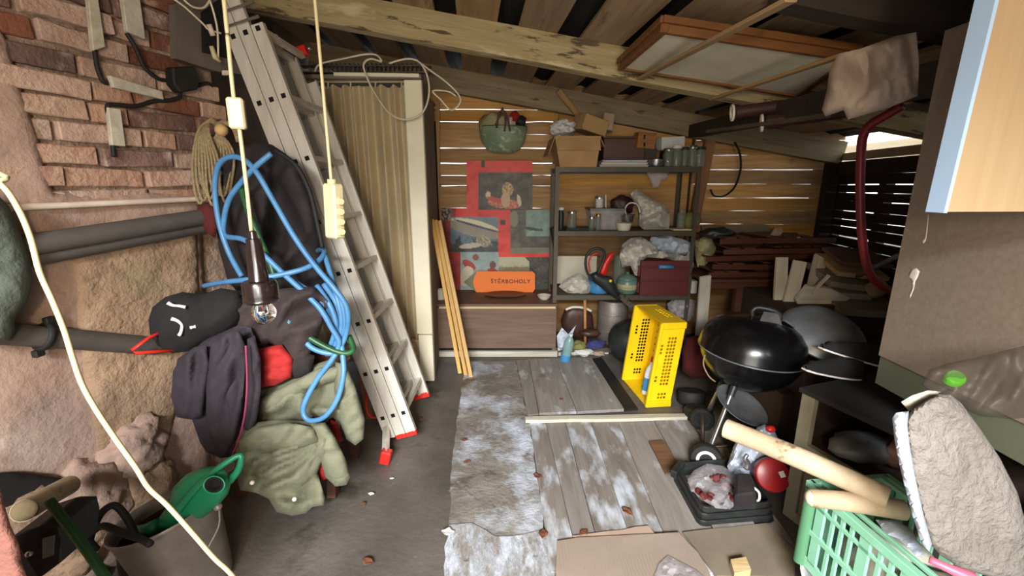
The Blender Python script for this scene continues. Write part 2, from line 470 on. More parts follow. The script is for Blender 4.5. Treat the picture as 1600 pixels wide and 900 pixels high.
mat('dull_zinc', '#7d8184', '#66696c', sc=7, rough=0.38, metal=0.35)
mat('mint_plastic', '#8cc7a8', '#80bb9b', sc=6, rough=0.45)
mat('green_post', '#4f7f5c', rough=0.5)
mat('foam', '#8d867e', '#7a736b', sc=8, rough=0.95, bump=0.9, bsc=60)
mat('foam_skin', '#a4abb4', '#949ba4', sc=8, rough=0.8, bump=0.2, bsc=60)
mat('peeled_log', '#c4b294', '#ab977a', sc=5, rough=0.7, spots=('#7c6346', 10, 0.64, (1, 1, 1), 0.06), bump=0.2)
mat('log_end', '#d6cbb4', '#c2b598', sc=16, rough=0.8)
mat('brown_log', '#8d7a5a', '#6f5e43', sc=6, rough=0.8, bump=0.3)
mat('lime_green', '#437f22', rough=0.4)
mat('pink_plastic', '#d85a72', rough=0.4)
mat('red_lid', '#8c1a1d', rough=0.35)
mat('white_plastic', '#d6d8d6', rough=0.4)
mat('paint_white', '#d8cfc8', rough=0.5)
mat('beige_cloth', '#a39384', '#8f7f71', sc=7, rough=0.95, bump=0.2, bsc=120)
mat('enamel_white', '#d9d4c2', rough=0.3)
mat('tea_pot_green', '#5f7d70', '#4f6a5f', sc=7, rough=0.35)
mat('blue_tin', '#3f83b4', rough=0.4)
mat('net_green', '#8b9a7e', '#6f8064', sc=9, rough=0.5, spots=('#a9b59a', 22, 0.56, (1, 1, 1), 0.08))
mat('sign_orange', '#f07a28', rough=0.45)
mat('sign_grey', '#6f7355', rough=0.5)
mat('sign_text', '#4c2412', rough=0.6)
mat('cream_panel', '#d9d5c0', '#cac5ae', sc=4, rough=0.6)
mat('frame_orange', '#7d532c', '#6a4322', sc=3, st=(1, 8, 8), rough=0.5)
mat('old_paint_wood', '#8f8a74', '#7b755f', sc=4, rough=0.7, bump=0.2)
mat('fibre_board', '#857a69', '#746a5a', sc=5, rough=0.8)
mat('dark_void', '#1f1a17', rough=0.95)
mat('inside_brown', '#3b2a22', '#2f211b', sc=4, rough=0.85)
mat('teal_bottle', '#8fb8b4', rough=0.15, alpha=0.5)
mat('red_hose', '#7d2126', '#68191e', sc=6, rough=0.4)
mat('dry_leaf', '#7a4a32', '#5d3826', sc=20, rough=0.9)
mat('chip_white', '#cfcfcb', rough=0.8)
mat('cloth_blue', '#363a6b', rough=0.9)
mat('olive_cloth', '#7d7a45', rough=0.9)
mat('shoe_brown', '#4a2f26', '#3a241d', sc=7, rough=0.45)
mat('stone', '#9b8876', '#7c6a5a', sc=6, rough=0.95, bump=0.7, bsc=25)
mat('pale_orange_wood', '#c08a4e', '#a87440', sc=4, rough=0.7)
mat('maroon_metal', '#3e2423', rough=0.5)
mat('bag_olive', '#8f8a5e', '#b5ad8a', sc=9, rough=0.5, bump=0.3)
# ================================================================== SETTING
def zr(x): return 2.33 - 0.172 * x            # underside of the roof boards
WL0, WLD = V((-1.643, 1.376)), V((0.278, 0.9606))        # line of the left wall
WLN = V((0.9606, -0.278, 0))
def wl(u, z, o=0.0): return V((WL0.x + WLD.x * u, WL0.y + WLD.y * u, z)) + WLN * o
def LW(px, py, o=0.0): return PL(px, py, WL0 + V((WLN.x, WLN.y)) * o, WLD)

# ---- floor
mb = MB()
mb.grid(lambda u, v: V((-2.9 + 6.6 * u, -2.4 + 6.9 * v, -0.004 + 0.004 * noise.noise(V((u * 40, v * 40, 0))))), 60, 60)
mb.box((0.4, 1.05, -0.09), (6.6, 6.9, 0.1))
floor = mb.obj('floor', 'concrete_floor', kind='structure', keep=True, smooth=True)
def floorpoly(name, px, m, z0, th, label=None, parent=None, rag=0.0, cat=None, kind=None, group=None):
    P = [PZ(x, y, z0) for x, y in px]
    if rag:
        Q = []
        for i in range(len(P)):
            a, b = P[i], P[(i + 1) % len(P)]; k = max(1, int((b - a).length / 0.05))
            for j in range(k): Q.append(a + (b - a) * j / k + V((random.uniform(-rag, rag), random.uniform(-rag, rag), 0)))
        P = Q
    return MB().prism(P, (0, 0, th)).obj(name, m, parent=parent, label=label, cat=cat, kind=kind, group=group)
floorpoly('floor_sheet', [(724, 592), (735, 566), (806, 566), (824, 652), (828, 668), (842, 760), (848, 800), (850, 836), (770, 850), (700, 836), (706, 740), (714, 660)], 'peeling_lino', 0.001, 0.009, 'worn grey sheet with peeling white paint', floor, rag=0.006)
floorpoly('floor_sheet', [(700, 826), (735, 822), (775, 842), (820, 838), (850, 832), (862, 880), (876, 930), (690, 930)], 'white_lino', 0.004, 0.013, 'whiter loose piece of floor sheet', floor, rag=0.008)
far_e = [((806, 566), (824, 652)), ((826, 564), (842, 649)), ((868, 563), (901, 647)), ((924, 562), (975, 643))]
def lerp(a, b, t): return (a[0] + (b[0] - a[0]) * t, a[1] + (b[1] - a[1]) * t)
for (a, b), (c, d) in zip(far_e, far_e[1:]):
    floorpoly('floor_plank', [(a[0] + .2, a[1]), (c[0] - .2, c[1]), (d[0] - .5, d[1]), (b[0] + .5, b[1])], 'floor_plank_wood', 0.0, random.uniform(.014, .02), parent=floor)
floorpoly('rubber_strip', [(926, 562), (940, 560), (997, 641), (976, 643)], 'black_rubber', 0.001, 0.012, 'black rubber strip', floor)
near_e = [((827, 659), (860, 900)), ((851, 659), (908, 900)), ((882, 659), (946, 900)), ((921, 658), (1003, 900)), ((963, 657), (1062, 900)), ((1018, 655), (1150, 900)), ((1072, 653), (1225, 900))]
for i, ((a, b), (c, d)) in enumerate(zip(near_e, near_e[1:])):
    floorpoly('floor_plank', [(a[0] + .3, a[1]), (c[0] - .3, c[1]), (d[0] - .8, d[1]), (b[0] + .8, b[1])],
              'painted_plank_wood' if i in (0, 2, 3) else 'floor_plank_wood', 0.0, random.uniform(.014, .022), parent=floor)
floorpoly('floor_plank', [(1076, 652), (1100, 652), (1245, 860), (1225, 900)], 'floor_plank_wood', 0.0, .012, parent=floor)
board('floor_batten', PZ(821, 656, .03), PZ(1075, 651, .03), .05, .022, 'white_wood', floor, label='pale thin batten across the floor planks', rag=.003)

# ---- roof
mb = MB()
n = 44
g = []
for i in range(n * 2 + 1):
    x = -3.0 + 5.98 * i / (2 * n)
    g.append(x)
A = [mb.v((x, -1.1, zr(x) + .06 + .018 * (i % 2))) for i, x in enumerate(g)]
B = [mb.v((x, 4.5, zr(x) + .06 + .018 * (i % 2))) for i, x in enumerate(g)]
for i in range(len(g) - 1): mb.f([A[i], A[i + 1], B[i + 1], B[i]])
ceiling = mb.obj('ceiling', 'tar_sheet', kind='structure', keep=True)
up = V((0.172, 0, 1)).normalized()
for k in range(-6, 9):
    x0 = 0.15 + 0.345 * k + random.uniform(-.012, .012)
    dx = -0.085
    a = V((x0 + dx * (-1.05 - 2.72), -1.05, 0)); b = V((x0 + dx * (4.3 - 2.72), 4.3, 0))
    if max(a.x, b.x) > 2.98 or min(a.x, b.x) < -2.6: continue
    a.z = zr(a.x) + .012; b.z = zr(b.x) + .012
    board('roof_board', a, b, .235 + random.uniform(-.015, .02), .022, 'roof_board_wood', ceiling, up=up, rag=.004)
def beam(name, y, w_, h, x0, x1, m, drop=0.0, label=None):
    return board(name, V((x0, y + w_ / 2, zr(x0) - h / 2 - drop)), V((x1, y + w_ / 2, zr(x1) - h / 2 - drop)), w_, h, m, ceiling, up=up, label=label, rag=.004, warp=.003)
beam('roof_beam', 2.72, .10, .165, -1.75, 2.85, 'old_beam_wood', label='pale weathered beam with flaking bark stains')
beam('roof_beam', 4.0, .09, .19, -1.7, 2.93, 'grey_beam_wood')
beam('roof_beam', 1.62, .09, .13, .9, 2.6, 'dark_beam_wood')
beam('roof_beam', 0.2, .09, .15, -2.2, 2.6, 'dark_beam_wood')
# longitudinal purlin on the right, under the roof
mb = MB(); mb.bar(PY(1085, 205, 4.0), PY(1500, 116, 1.5), .10, .10)
mb.obj('purlin', 'dark_beam_wood', ceiling)
board('brace', PY(1112, 205, 4.03), PY(1072, 405, 4.05), .09, .05, 'orange_wood', ceiling, up=(0, 1, 0), label='slanting orange timber brace')
board('brace', PY(872, 142, 3.95), PY(905, 182, 4.0), .05, .03, 'roof_board_wood', ceiling, up=(0, 1, 0))

# ---- left wall: rough masonry, bricks one by one, plaster left on it
mb = MB()
mb.grid(lambda u, v: wl(-2.6 + 3.47 * u, -0.02 + 2.85 * v, -0.012 + 0.008 * noise.fractal(V((u * 20, v * 16, 1)), 1, 2, 4)), 90, 70)
e0 = wl(.83, 0); e1 = wl(.83, 0, -.45)
mb.hexa([wl(-2.6, -.02, -.03), wl(.87, -.02, -.03), wl(.87, -.02, -.4), wl(-2.6, -.02, -.4), wl(-2.6, 2.8, -.03), wl(.87, 2.8, -.03), wl(.87, 2.8, -.4), wl(-2.6, 2.8, -.4)])
wall_left = mb.obj('wall_left', 'mortar', kind='structure', keep=True, smooth=30)
MB().box((-1.80, 3.2, 1.4), (.1, 2.6, 2.9)).obj('wall_recess', 'dark_recess', kind='structure', keep=True)
def brick_mesh(seed, wmul=1.0):
    rg = random.Random(seed); m_ = MB(); bm = m_.bm
    m_.box((0, 0, 0), (.262 * wmul, .05, .064))
    bmesh.ops.subdivide_edges(bm, edges=[e for e in bm.edges if abs((e.verts[0].co - e.verts[1].co).x) > .01], cuts=3)
    bmesh.ops.bevel(bm, geom=list(bm.edges), offset=.004, segments=1, affect='EDGES', clamp_overlap=True)
    for v in bm.verts:
        q = noise.noise_vector(v.co * 22 + V((seed * 5, 1, 2)))
        v.co += V((q.x * .005, q.y * .007, q.z * .005))
    me = bpy.data.meshes.new('brick'); bm.to_mesh(me); bm.free(); return me
BR = [brick_mesh(i) for i in range(6)]; BH = [brick_mesh(i + 20, .48) for i in range(3)]
BRD, BHD = [m.copy() for m in BR], [m.copy() for m in BH]
for m in BR + BH: m.materials.append(MATS['brick'])
for m in BRD + BHD: m.materials.append(MATS['dusty_brick'])
RW = Matrix((V((WLD.x, WLD.y, 0)), -WLN, V((0, 0, 1)))).transposed().to_4x4()
row = 0
z = 1.365
while z < 2.62:
    pitch = .079 + random.uniform(-.003, .004)
    u = -.62 + (0.0 if row % 2 else -.135) + random.uniform(-.02, .02)
    while u < .84:
        half = random.random() < .16
        L = .126 if half else .262
        if u + L > .88:
            L = .126; half = True
            if u + L > .90: break
        c = wl(u + L / 2, z + pitch / 2, -.012 + random.uniform(-.012, .012))
        low = z < 1.83
        ms = (random.choice(BHD if half else BRD) if (low and random.random() < .8) or random.random() < .12 else random.choice(BH if half else BR))
        o = bpy.data.objects.new('brick', ms); COL.objects.link(o); o.parent = wall_left
        o.matrix_local = Matrix.Translation(c) @ RW @ Euler((random.uniform(-.08, .08), random.uniform(-.045, .045), random.uniform(-.04, .04))).to_matrix().to_4x4()
        u += L + random.uniform(.01, .018)
    z += pitch; row += 1
mb = MB()
mb.puff([(-150, -20), (0, 45), (14, 70), (24, 110), (38, 150), (55, 200), (68, 255), (82, 296), (150, 304), (230, 301), (313, 306), (318, 420), (322, 560), (330, 760), (330, 905), (300, 1100), (0, 1250), (-150, 1000)],
        lambda x, y: LW(x, y, .004), bulge=.022, thick=.03, res=13, edge=26, rough=.0088, rsc=.2, seed=3, nrm=WLN, step=11)
mb.obj('plaster', 'plaster', wall_left, smooth=True, label='pinkish plaster left on the masonry')
mb = MB()
mb.puff([(105, 400), (180, 362), (308, 352), (312, 470), (300, 560), (262, 700), (215, 745), (150, 720), (128, 560), (112, 470)],
        lambda x, y: LW(x, y, .022), bulge=.02, thick=.02, res=11, edge=22, rough=.0088, rsc=.1, seed=8, nrm=WLN)
mb.obj('plaster', 'sandy_plaster', wall_left, smooth=True, label='sandy brown patch of crumbled plaster')
for k, (ox, oy, rx, rz_) in enumerate([(60, 812, .14, .12), (140, 782, .17, .16), (222, 770, .14, .17), (210, 700, .12, .12), (120, 860, .10, .08)]):
    p = LW(ox, oy, .03)
    mb = MB(); mb.blob(p, (rx * .9, .07, rz_), amp=.35, fr=1.4, sub=4, seed=k, R=rotz(atan2(WLD.y, WLD.x)), lump=.25)
    mb.obj('stone', 'plaster' if k % 2 else 'sandy_plaster', wall_left, smooth=True)
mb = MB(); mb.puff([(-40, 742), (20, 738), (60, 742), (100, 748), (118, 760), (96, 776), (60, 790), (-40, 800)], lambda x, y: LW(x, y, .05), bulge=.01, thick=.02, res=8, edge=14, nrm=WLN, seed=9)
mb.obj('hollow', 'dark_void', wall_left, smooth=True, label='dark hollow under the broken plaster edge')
# door jamb close to the camera, left
mb = MB(); mb.puff([(-60, 290), (0, 308), (14, 322), (30, 360), (46, 398), (52, 440), (44, 470), (22, 500), (24, 516), (14, 532), (-60, 545)], lambda x, y: LW(x, y, .13), bulge=.05, thick=.14, res=7, edge=40, rough=.008, rsc=.04, seed=2)
mb.obj('trim_1', 'grey_green_plaster', kind='structure', smooth=True, label='grey green lump of plaster at the doorway edge')
mb = MB(); mb.puff([(-260, 690), (-60, 700), (-6, 745), (4, 775), (10, 800), (17, 822), (30, 850), (34, 880), (46, 910), (40, 990), (20, 1120), (30, 1374), (-260, 1374)], lambda x, y: PY(x, y, .62), bulge=.025, thick=.18, res=11, edge=30, rough=.004, rsc=.03, seed=4)
mb.obj('trim_2', 'pink_stone', kind='structure', smooth=True, label='pinkish stone at the doorway foot')

# ---- back wall of planks
mb = MB()
for x in (-.71, .42, 1.62, 2.86): mb.box((x, 4.172, 1.1), (.09, .09, 2.2))
mb.box((1.1, 4.14, .02), (4.0, .05, .08))
wall_back = mb.obj('wall_back', 'dark_beam_wood', kind='structure', keep=True)
def zb(py): return PY(800, py, 4.1).z
rows = [(118, 0), (150, 0), (171, .005), (190, .004), (210, .001), (231, .006), (255, .005), (274, .001), (290, .005), (325, .004), (352, .001), (380, .001), (412, .001), (440, .001), (468, .001), (505, .001), (545, .001), (592, 0)]
for (y0, g0), (y1, g1) in zip(rows, rows[1:]):
    z1, z0 = zb(y0) - g0 / 2, zb(y1) + g1 / 2
    if z1 < 0.03: break
    z0 = max(z0, .005)
    xs = [-.76, .42 + random.uniform(-.012, .012), 1.62]
    for a, b in zip(xs, xs[1:]):
        if a > 0: z1, z0 = zb(y0) + .001, max(zb(y1) - .001, .005); g0 = g1 = 0
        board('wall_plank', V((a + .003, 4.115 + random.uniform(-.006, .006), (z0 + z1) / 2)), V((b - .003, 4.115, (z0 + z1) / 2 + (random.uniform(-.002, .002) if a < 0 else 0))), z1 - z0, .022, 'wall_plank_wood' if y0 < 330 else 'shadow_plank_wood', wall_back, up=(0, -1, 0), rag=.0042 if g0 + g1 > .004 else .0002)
z1 = zb(196); k = 0
while z1 > 0.08:
    h = .118 + random.uniform(-.008, .012); g = [.001, .0045, .001, .002, .001, .001][k % 6] if k < 9 else .001
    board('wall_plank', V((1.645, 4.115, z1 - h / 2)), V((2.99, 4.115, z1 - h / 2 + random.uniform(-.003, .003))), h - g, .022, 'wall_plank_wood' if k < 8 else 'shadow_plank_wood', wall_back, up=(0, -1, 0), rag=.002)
    z1 -= h; k += 1
board('batten', PY(684, 160, 4.07), PY(684, 470, 4.07), .035, .03, 'wall_plank_wood', wall_back, up=(0, 1, 0))
# ---- right wall of loose slats
WR0, WRD = V((2.96, 4.12)), V((.13, 1.0)).normalized()
def RWp(px, py, o=0.0): return PL(px, py, WR0 - V((o, 0)), WRD)
def wr(t, z): return V((WR0.x - WRD.x * t, WR0.y - WRD.y * t, z))
mb = MB()
for t in (.02, .62, 1.25, 2.2, 3.4, 4.9): mb.box(wr(t, .775) + V((.06, 0, 0)), (.07, .07, 1.55))
mb.box(wr(.03, .9) - V((.07, .02, 0)), (.1, .07, 1.75))
mb.bar(wr(-.1, 1.60), wr(5.3, 1.60), .1, .11)
wall_right = mb.obj('wall_right', 'black_plank_wood', kind='structure', keep=True)
z1 = 1.545; k = 0
while z1 > .05:
    h = .074 + random.uniform(-.008, .012) if z1 > .9 else .125
    g = random.choice([.006, .010, .004, .007]) if z1 > .9 else .001
    for t0, t1 in ((0, .62), (.62, 2.2), (2.2, 5.3)):
        if g < .002 or random.random() < .85: gg = g
        else: gg = .002
        board('wall_slat', wr(t0 + .004, z1 - h / 2), wr(t1 - .004, z1 - h / 2 + random.uniform(-.006, .006)), h - gg, .018, 'black_plank_wood', wall_right, up=(-1, 0, 0), rag=.002)
    z1 -= h; k += 1
# light timbers under the eaves beyond the right wall
board('eaves_timber', wr(.1, 1.70) + V((.03, 0, 0)), wr(3.2, 1.70) + V((.03, 0, 0)), .10, .06, 'pale_wood', wall_right, label='sunlit pale timber under the eaves')
mb = MB()
for y in (.6, 2.2, 3.8, 5.4): mb.box((3.72, y, .85), (.08, .08, 1.9))
mb.obj('outer_fence', 'pale_wood', kind='structure', keep=True)
of = bpy.data.objects['outer_fence']
for zz in (1.70, 1.83): board('fence_rail', V((3.66, .2, zz)), V((3.66, 5.6, zz)), .09, .03, 'pale_wood', of, up=(-1, 0, 0))
# outdoor ground around the shed
MB().box((0, 1, -.2), (30, 30, .1)).obj('ground', 'concrete_floor', kind='structure', keep=True)
# ---- front wall behind the camera, with its doorway
mb = MB()
mb.box((-2.1, -1.0, 1.3), (1.9, .12, 2.8)); mb.box((1.87, -1.0, 1.1), (2.3, .12, 2.25))
mb.prism([V((-1.2, -1.06, 2.18 + .206)), V((.75, -1.06, 2.18 - .129)), V((.75, -1.06, 2.6)), V((-1.2, -1.06, 2.75))], V((0, .12, 0)))
mb.obj('wall_front', 'sandy_plaster', kind='structure', keep=True)

# ---- curtained closet opening on the left of the back wall
jx0, jx1 = PY(641, 300, 3.1).x, PY(667, 300, 3.1).x
d1 = T('door_1', None, None, (0, 0, 0), kind='structure')
MB().box(((jx0 + jx1) / 2, 3.1, 1.25), (jx1 - jx0, .05, 1.75)).obj('jamb', 'cream_paint', d1, bevel=.004)
MB().box(((jx0 + jx1) / 2 + .005, 3.095, .185), (jx1 - jx0 - .01, .055, .37)).obj('jamb_base', 'cream_paint', d1, bevel=.004)
MB().box((jx0 - .02, 3.12, .17), (.06, .03, .30)).obj('base_block', 'pale_wood', d1)
MB().box((-1.45, 3.1, 1.06), (.1, .05, 2.12)).obj('jamb', 'cream_paint', d1, bevel=.004)
zt = PY(660, 124, 3.1).z
MB().box(((-1.5 + jx1) / 2, 3.12, zt + .012), (jx1 + 1.5, .09, .025)).obj('header', 'grey_side', d1)
mb = MB(); mb.hexa([V((jx1 - .02, 3.12, 0)), V((jx1, 3.12, 0)), V((-.69, 4.12, 0)), V((-.71, 4.12, 0)), V((jx1 - .02, 3.12, zt)), V((jx1, 3.12, zt)), V((-.69, 4.12, zt)), V((-.71, 4.12, zt))])
mb.obj('side_panel', 'grey_side', d1)
MB().box((-1.1, 3.6, zt + .005), (.86, .95, .02)).obj('top_panel', 'grey_side', d1)
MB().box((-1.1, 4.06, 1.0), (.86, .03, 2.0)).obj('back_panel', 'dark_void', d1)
# ================================================================== LEFT SIDE
# curtain on its rod
t = T('curtain', 'olive beige shiny curtain hanging in folds inside the white door frame', 'curtain', (-1.05, 3.16, .05))
zc = PY(600, 133, 3.14).z
def cur(u, v):
    x = -1.44 + u * (jx0 - .005 + 1.44); sp = .6 + .4 * (1 - v)
    y = 3.165 + .034 * sin(u * 56 + .7 * sin(v * 2.2 + u * 3) + 1.4 * sin(u * 13)) * (.7 + .4 * v) + .003 * sin(u * 87 + v * 2)
    sag = .016 * abs(sin(u * pi * 9)) * (1 - v) ** 3
    return V((x, y, zc + .008 - sag - v * (zc - .10)))
MB().grid(cur, 150, 40).obj('cloth', 'curtain_cloth', t, smooth=True)
MB().tube([V((-1.46, 3.14, zc + .022)), V((jx0, 3.14, zc + .022))], .007, 10).obj('rod', 'cream_plastic', t, smooth=True, label='thin cream rod')
for x in (512, 547, 586, 627):
    p = PY(x, 133, 3.14); mb = MB(); mb.tube([p + V((0, 0, .03)), p + V((.005, 0, .01)), p + V((0, 0, -.02))], .006, 6); mb.obj('hook', 'cream_plastic', t, smooth=True)
board('lath', PY(522, 116, 3.07), PY(655, 118, 3.07), .02, .022, 'cream_paint', label='short cream strip lying on top of the curtain closet', cat='strip')
# dark ventilation tray above
t = T('grating', 'dark perforated grating tray lying above the curtain closet', 'grating', PY(580, 108, 3.12))
for k in range(26):
    a = PY(484 + k * 6.9, 112, 3.12); MB().box(a + V((0, .02, .03)), (.004, .05, .045)).obj('bar', 'rack_steel', t)
MB().box(PY(571, 113, 3.12) + V((0, .02, .0)), (.86, .06, .006)).obj('rail', 'rack_steel', t)
MB().box(PY(571, 103, 3.12) + V((0, .02, .0)), (.86, .06, .006)).obj('rail', 'rack_steel', t)

# thin white cables looped at the closet corner
tag(MB().tube(path([(492, 112, 3.0), (500, 100, 3.0), (535, 92, 3.0), (570, 85, 3.0), (588, 86, 3.0), (596, 96, 3.0), (580, 92, 3.0), (569, 98, 3.0), (570, 112, 3.0), (585, 145, 3.0), (610, 178, 2.98), (636, 187, 2.97), (660, 176, 2.97), (670, 150, 2.98), (668, 120, 2.98), (655, 97, 3.0), (635, 92, 3.0), (608, 99, 3.0)]), .006, 6, k=5).obj('white_cable', 'white_cable', smooth=True), 'thin white cable looping round the top of the white door frame', 'cable')
tag(MB().tube(path([(655, 97, 3.0), (675, 112, 3.0), (697, 128, 3.0), (715, 146, 3.02), (719, 160, 3.02), (705, 172, 3.02), (688, 155, 3.02), (676, 142, 3.0), (700, 143, 3.0), (712, 150, 3.0)]), .0055, 6, k=5).obj('white_cable', 'white_cable', smooth=True), 'thin white cable with a drooping bow right of the white door frame', 'cable')

# ---- extension ladder
t = T('extension_ladder', 'triple aluminium extension ladder leaning left in front of the curtain', 'ladder', (-.68, 2.45, 0))
Pb = PY(601, 661, 2.22); Pt = PY(360, 45, 2.22)
Lv = (Pt - Pb); Lv.y = 0; Ln = Lv.normalized()
Nv = V((Ln.z, 0, -Ln.x))
if Nv.x < 0: Nv = -Nv
holes = [(402, 45), (442, 150), (478, 248), (513, 343), (545, 423), (574, 502), (603, 576), (629, 645)]
hs = [(PY(x, y, 2.22) - Pb).dot(Ln) for x, y in holes]
s0 = .0 + min(hs) - .13; s1 = max(hs) + .30
SP_, SW, YF, YB = .062, .058, 2.22, 2.66
for sec in range(3):
    for (yy, yi) in ((YF, 1), (YB, -1)):
        a = Pb + Nv * SP_ * sec; a = V((a.x, yy, a.z))
        e0_, e1_ = s0 + (.0 if yi == 1 else .02), s1 - .14 * sec - (.16 if yi == -1 else 0)
        mb = MB()
        # C-section stile: web and two lips
        mb.bar(a + Ln * e0_, a + Ln * e1_, SW, .004, up=(0, 1, 0))
        for q in (-1, 1):
            c = Nv * (SW / 2 - .002) * q + V((0, .012 * yi, 0))
            mb.bar(a + Ln * e0_ + c, a + Ln * e1_ + c, .004, .024, up=(0, 1, 0))
        for q in (-.35, .35):
            c = Nv * SW * q + V((0, -.002 * yi, 0)); mb.bar(a + Ln * e0_ + c, a + Ln * e1_ + c, .006, .004, up=(0, 1, 0))
        mb.obj('stile', 'aluminium', t)
        if sec or yi == -1:
            mb = MB(); q = a + Ln * e0_ + V((0, .01 * yi, 0)); mb.bar(q - Ln * .02, q + Ln * .008, SW + .004, .03, up=(0, 1, 0)); mb.obj('end_cap', 'red_plastic', t, label='red plastic end cap', bevel=.003)
    for h in hs:
        r = Pb + Ln * h + Nv * SP_ * sec
        mb = MB(); mb.bar(V((r.x, YF + .004, r.z)), V((r.x, YB - .004, r.z)), .026, .026, up=Ln); mb.obj('rung', 'aluminium', t)
        mb = MB(); mb.bar(V((r.x, YF - .0045, r.z)), V((r.x, YF + .003, r.z)), .021, .021, up=Ln); mb.obj('rung_end', 'black_hole', t, label='dark open rung end')
a = V((Pb.x, YB, Pb.z)) + Nv * SP_ * 2 + Ln * (s1 - .28)
mb = MB(); mb.bar(a - Ln * .02, a + Ln * .03, SW + .006, .04, up=(0, 1, 0)); mb.obj('end_cap', 'red_plastic', t, label='red plastic end cap', bevel=.004)
f = PZ(603, 716, .03)
q = Pb + Ln * s0
mb = MB(); mb.bar(V((q.x, YF, q.z)) + Ln * .07, f + V((0, 0, .03)), .03, .025, up=(0, 1, 0)); mb.obj('stabiliser', 'aluminium', t)
mb = MB(); mb.box(f + V((0, 0, .01)), (.055, .05, .075), (0, .25, 0)); mb.obj('foot', 'red_plastic', t, label='red plastic foot', bevel=.006)
for s_ in (s1 - .2, s1 - .26):
    c = Pb + Ln * s_ + Nv * SP_ + V((0, -.01, 0)); mb = MB(); mb.bar(V((c.x, YF - .012, c.z)) - Nv * .08, V((c.x, YF - .012, c.z)) + Nv * .09, .012, .006, up=(0, 1, 0)); mb.obj('guide_bracket', 'steel_tube', t)
# pull cord wheel glint right of the ladder top
MB().tube(path([(470, 83, 2.9), (482, 76, 2.9), (486, 74, 2.9)]), .012, 8).obj('bolt', 'steel_tube', label='shiny bolt end behind the ladder top', cat='bolt', smooth=True)

# ---- grey board with the fuse box in the corner
t = T('meter_board', 'grey wooden meter board fixed high in the corner behind the ladder', 'board', LW(310, 130, .03))
MB().prism([LW(x, y, .035) for x, y in ((264, 8), (330, -30), (372, 0), (376, 118), (330, 112), (266, 92))], WLN * .03).obj('panel', 'meter_wood', t, label='grey brown backboard')
MB().prism([LW(x, y, .06) for x, y in ((312, 20), (352, -10), (356, 92), (314, 82))], WLN * .03).obj('recess', 'black_hole', t, label='black open box')
MB().box(LW(353, 114, .075), (.03, .012, .02)).obj('clip', 'white_pipe', t)
for pts, lb in (([(268, -4), (290, 12), (318, 38), (326, 46), (345, 52)], 'white wire curving to a connector in front of the meter board'),
                ([(280, -8), (300, 10), (318, 12), (328, 0)], 'white wire loop at the top of the meter board'),
                ([(326, -4), (334, 20), (340, 50), (341, 95)], 'white wire hanging straight down the meter board')):
    MB().tube([LW(x, y, .12) for x, y in pts], .0042, 6, k=5).obj('wire', 'white_cable', smooth=True, label=lb, cat='wire')
MB().tube([LW(326, 38, .12), LW(333, 56, .12)], .011, 8).obj('wire_connector', 'white_pipe', smooth=True, label='pale terminal block on the curving white wire', cat='connector')
MB().tube([LW(330, 72, .12), LW(336, 90, .12), LW(344, 97, .12)], [.009, .011, .006], 8).obj('wire_connector', 'cream_plastic', smooth=True, label='cream lamp connector hanging low on the meter board', cat='connector')

# ---- wooden battens, junction box and black cable on the bricks
def batten(px, lb):
    MB().prism([LW(x, y, .03) for x, y in px], WLN * .02).obj('batten', 'white_wood', label=lb, cat='batten', bevel=.002)
batten([(128, -40), (142, -40), (159, 74), (140, 80)], 'long pale wooden batten screwed high on the brick wall')
batten([(180, -40), (208, -40), (222, 62), (193, 50)], 'broad pale wooden batten at the top of the brick wall')
batten([(166, 118), (248, 143), (251, 156), (172, 137)], 'lying pale batten fixed across the bricks')
batten([(163, 168), (183, 171), (191, 229), (170, 227)], 'short upright batten holding the black cable on the bricks')
MB().prism([LW(x, y, .03) for x, y in ((256, 106), (292, 104), (299, 128), (297, 141), (270, 146), (258, 132))], WLN * .05).obj('junction_box', 'black_rubber', label='black junction box on the brick wall', cat='box', bevel=.006)
MB().tube([LW(x, y, .03) for x, y in ((148, 78), (152, 105), (160, 126), (168, 130))], .008, 6, k=5).obj('cable', 'black_rubber', smooth=True, label='short black cable below the long batten', cat='cable')
MB().tube([LW(x, y, .035) for x, y in ((198, 52), (212, 75), (225, 104), (245, 122), (262, 126))], .008, 6, k=5).obj('cable', 'black_rubber', smooth=True, label='black cable running from the broad batten to the junction box', cat='cable')
MB().tube([LW(x, y, .035) for x, y in ((178, 245), (176, 225), (172, 190), (168, 166), (186, 164), (212, 166), (240, 158), (262, 157), (280, 152), (283, 142), (300, 138), (322, 130), (332, 134))], .008, 6, k=5).obj('cable', 'black_rubber', smooth=True, label='black cable crossing the bricks from the upright batten to the corner', cat='cable')

# ---- rope coil on a hook
t = T('rope_coil', 'coil of beige rope hanging on a peg beside the bricks', 'rope', PY(330, 320, 1.98))
for k in range(9):
    x = 301 + k * 5.0; dy = random.uniform(-14, 10)
    MB().tube(path([(340, 196, 1.99), (326 + k * .6, 190 - k * .6, 1.96), (310 + k * 2, 205, 1.94 + k * .004), (x, 250, 1.95), (x + 3, 290 + dy, 1.95), (x + 12, 314 + dy, 1.95), (x + 20, 290, 1.98), (x + 24, 240, 1.99), (342, 205, 1.99)]), .0058, 6, k=5).obj('strand', 'rope', t, smooth=True)
MB().tube(path([(338, 196, 1.98), (352, 192, 1.95), (366, 200, 1.95), (374, 222, 1.95)]), .012, 6, k=5).obj('strand', 'rope', t, smooth=True)
MB().blob(PY(346, 203, 1.93), .025, .05).obj('peg', 'lath_wood', t, smooth=True, label='round wooden peg knob')

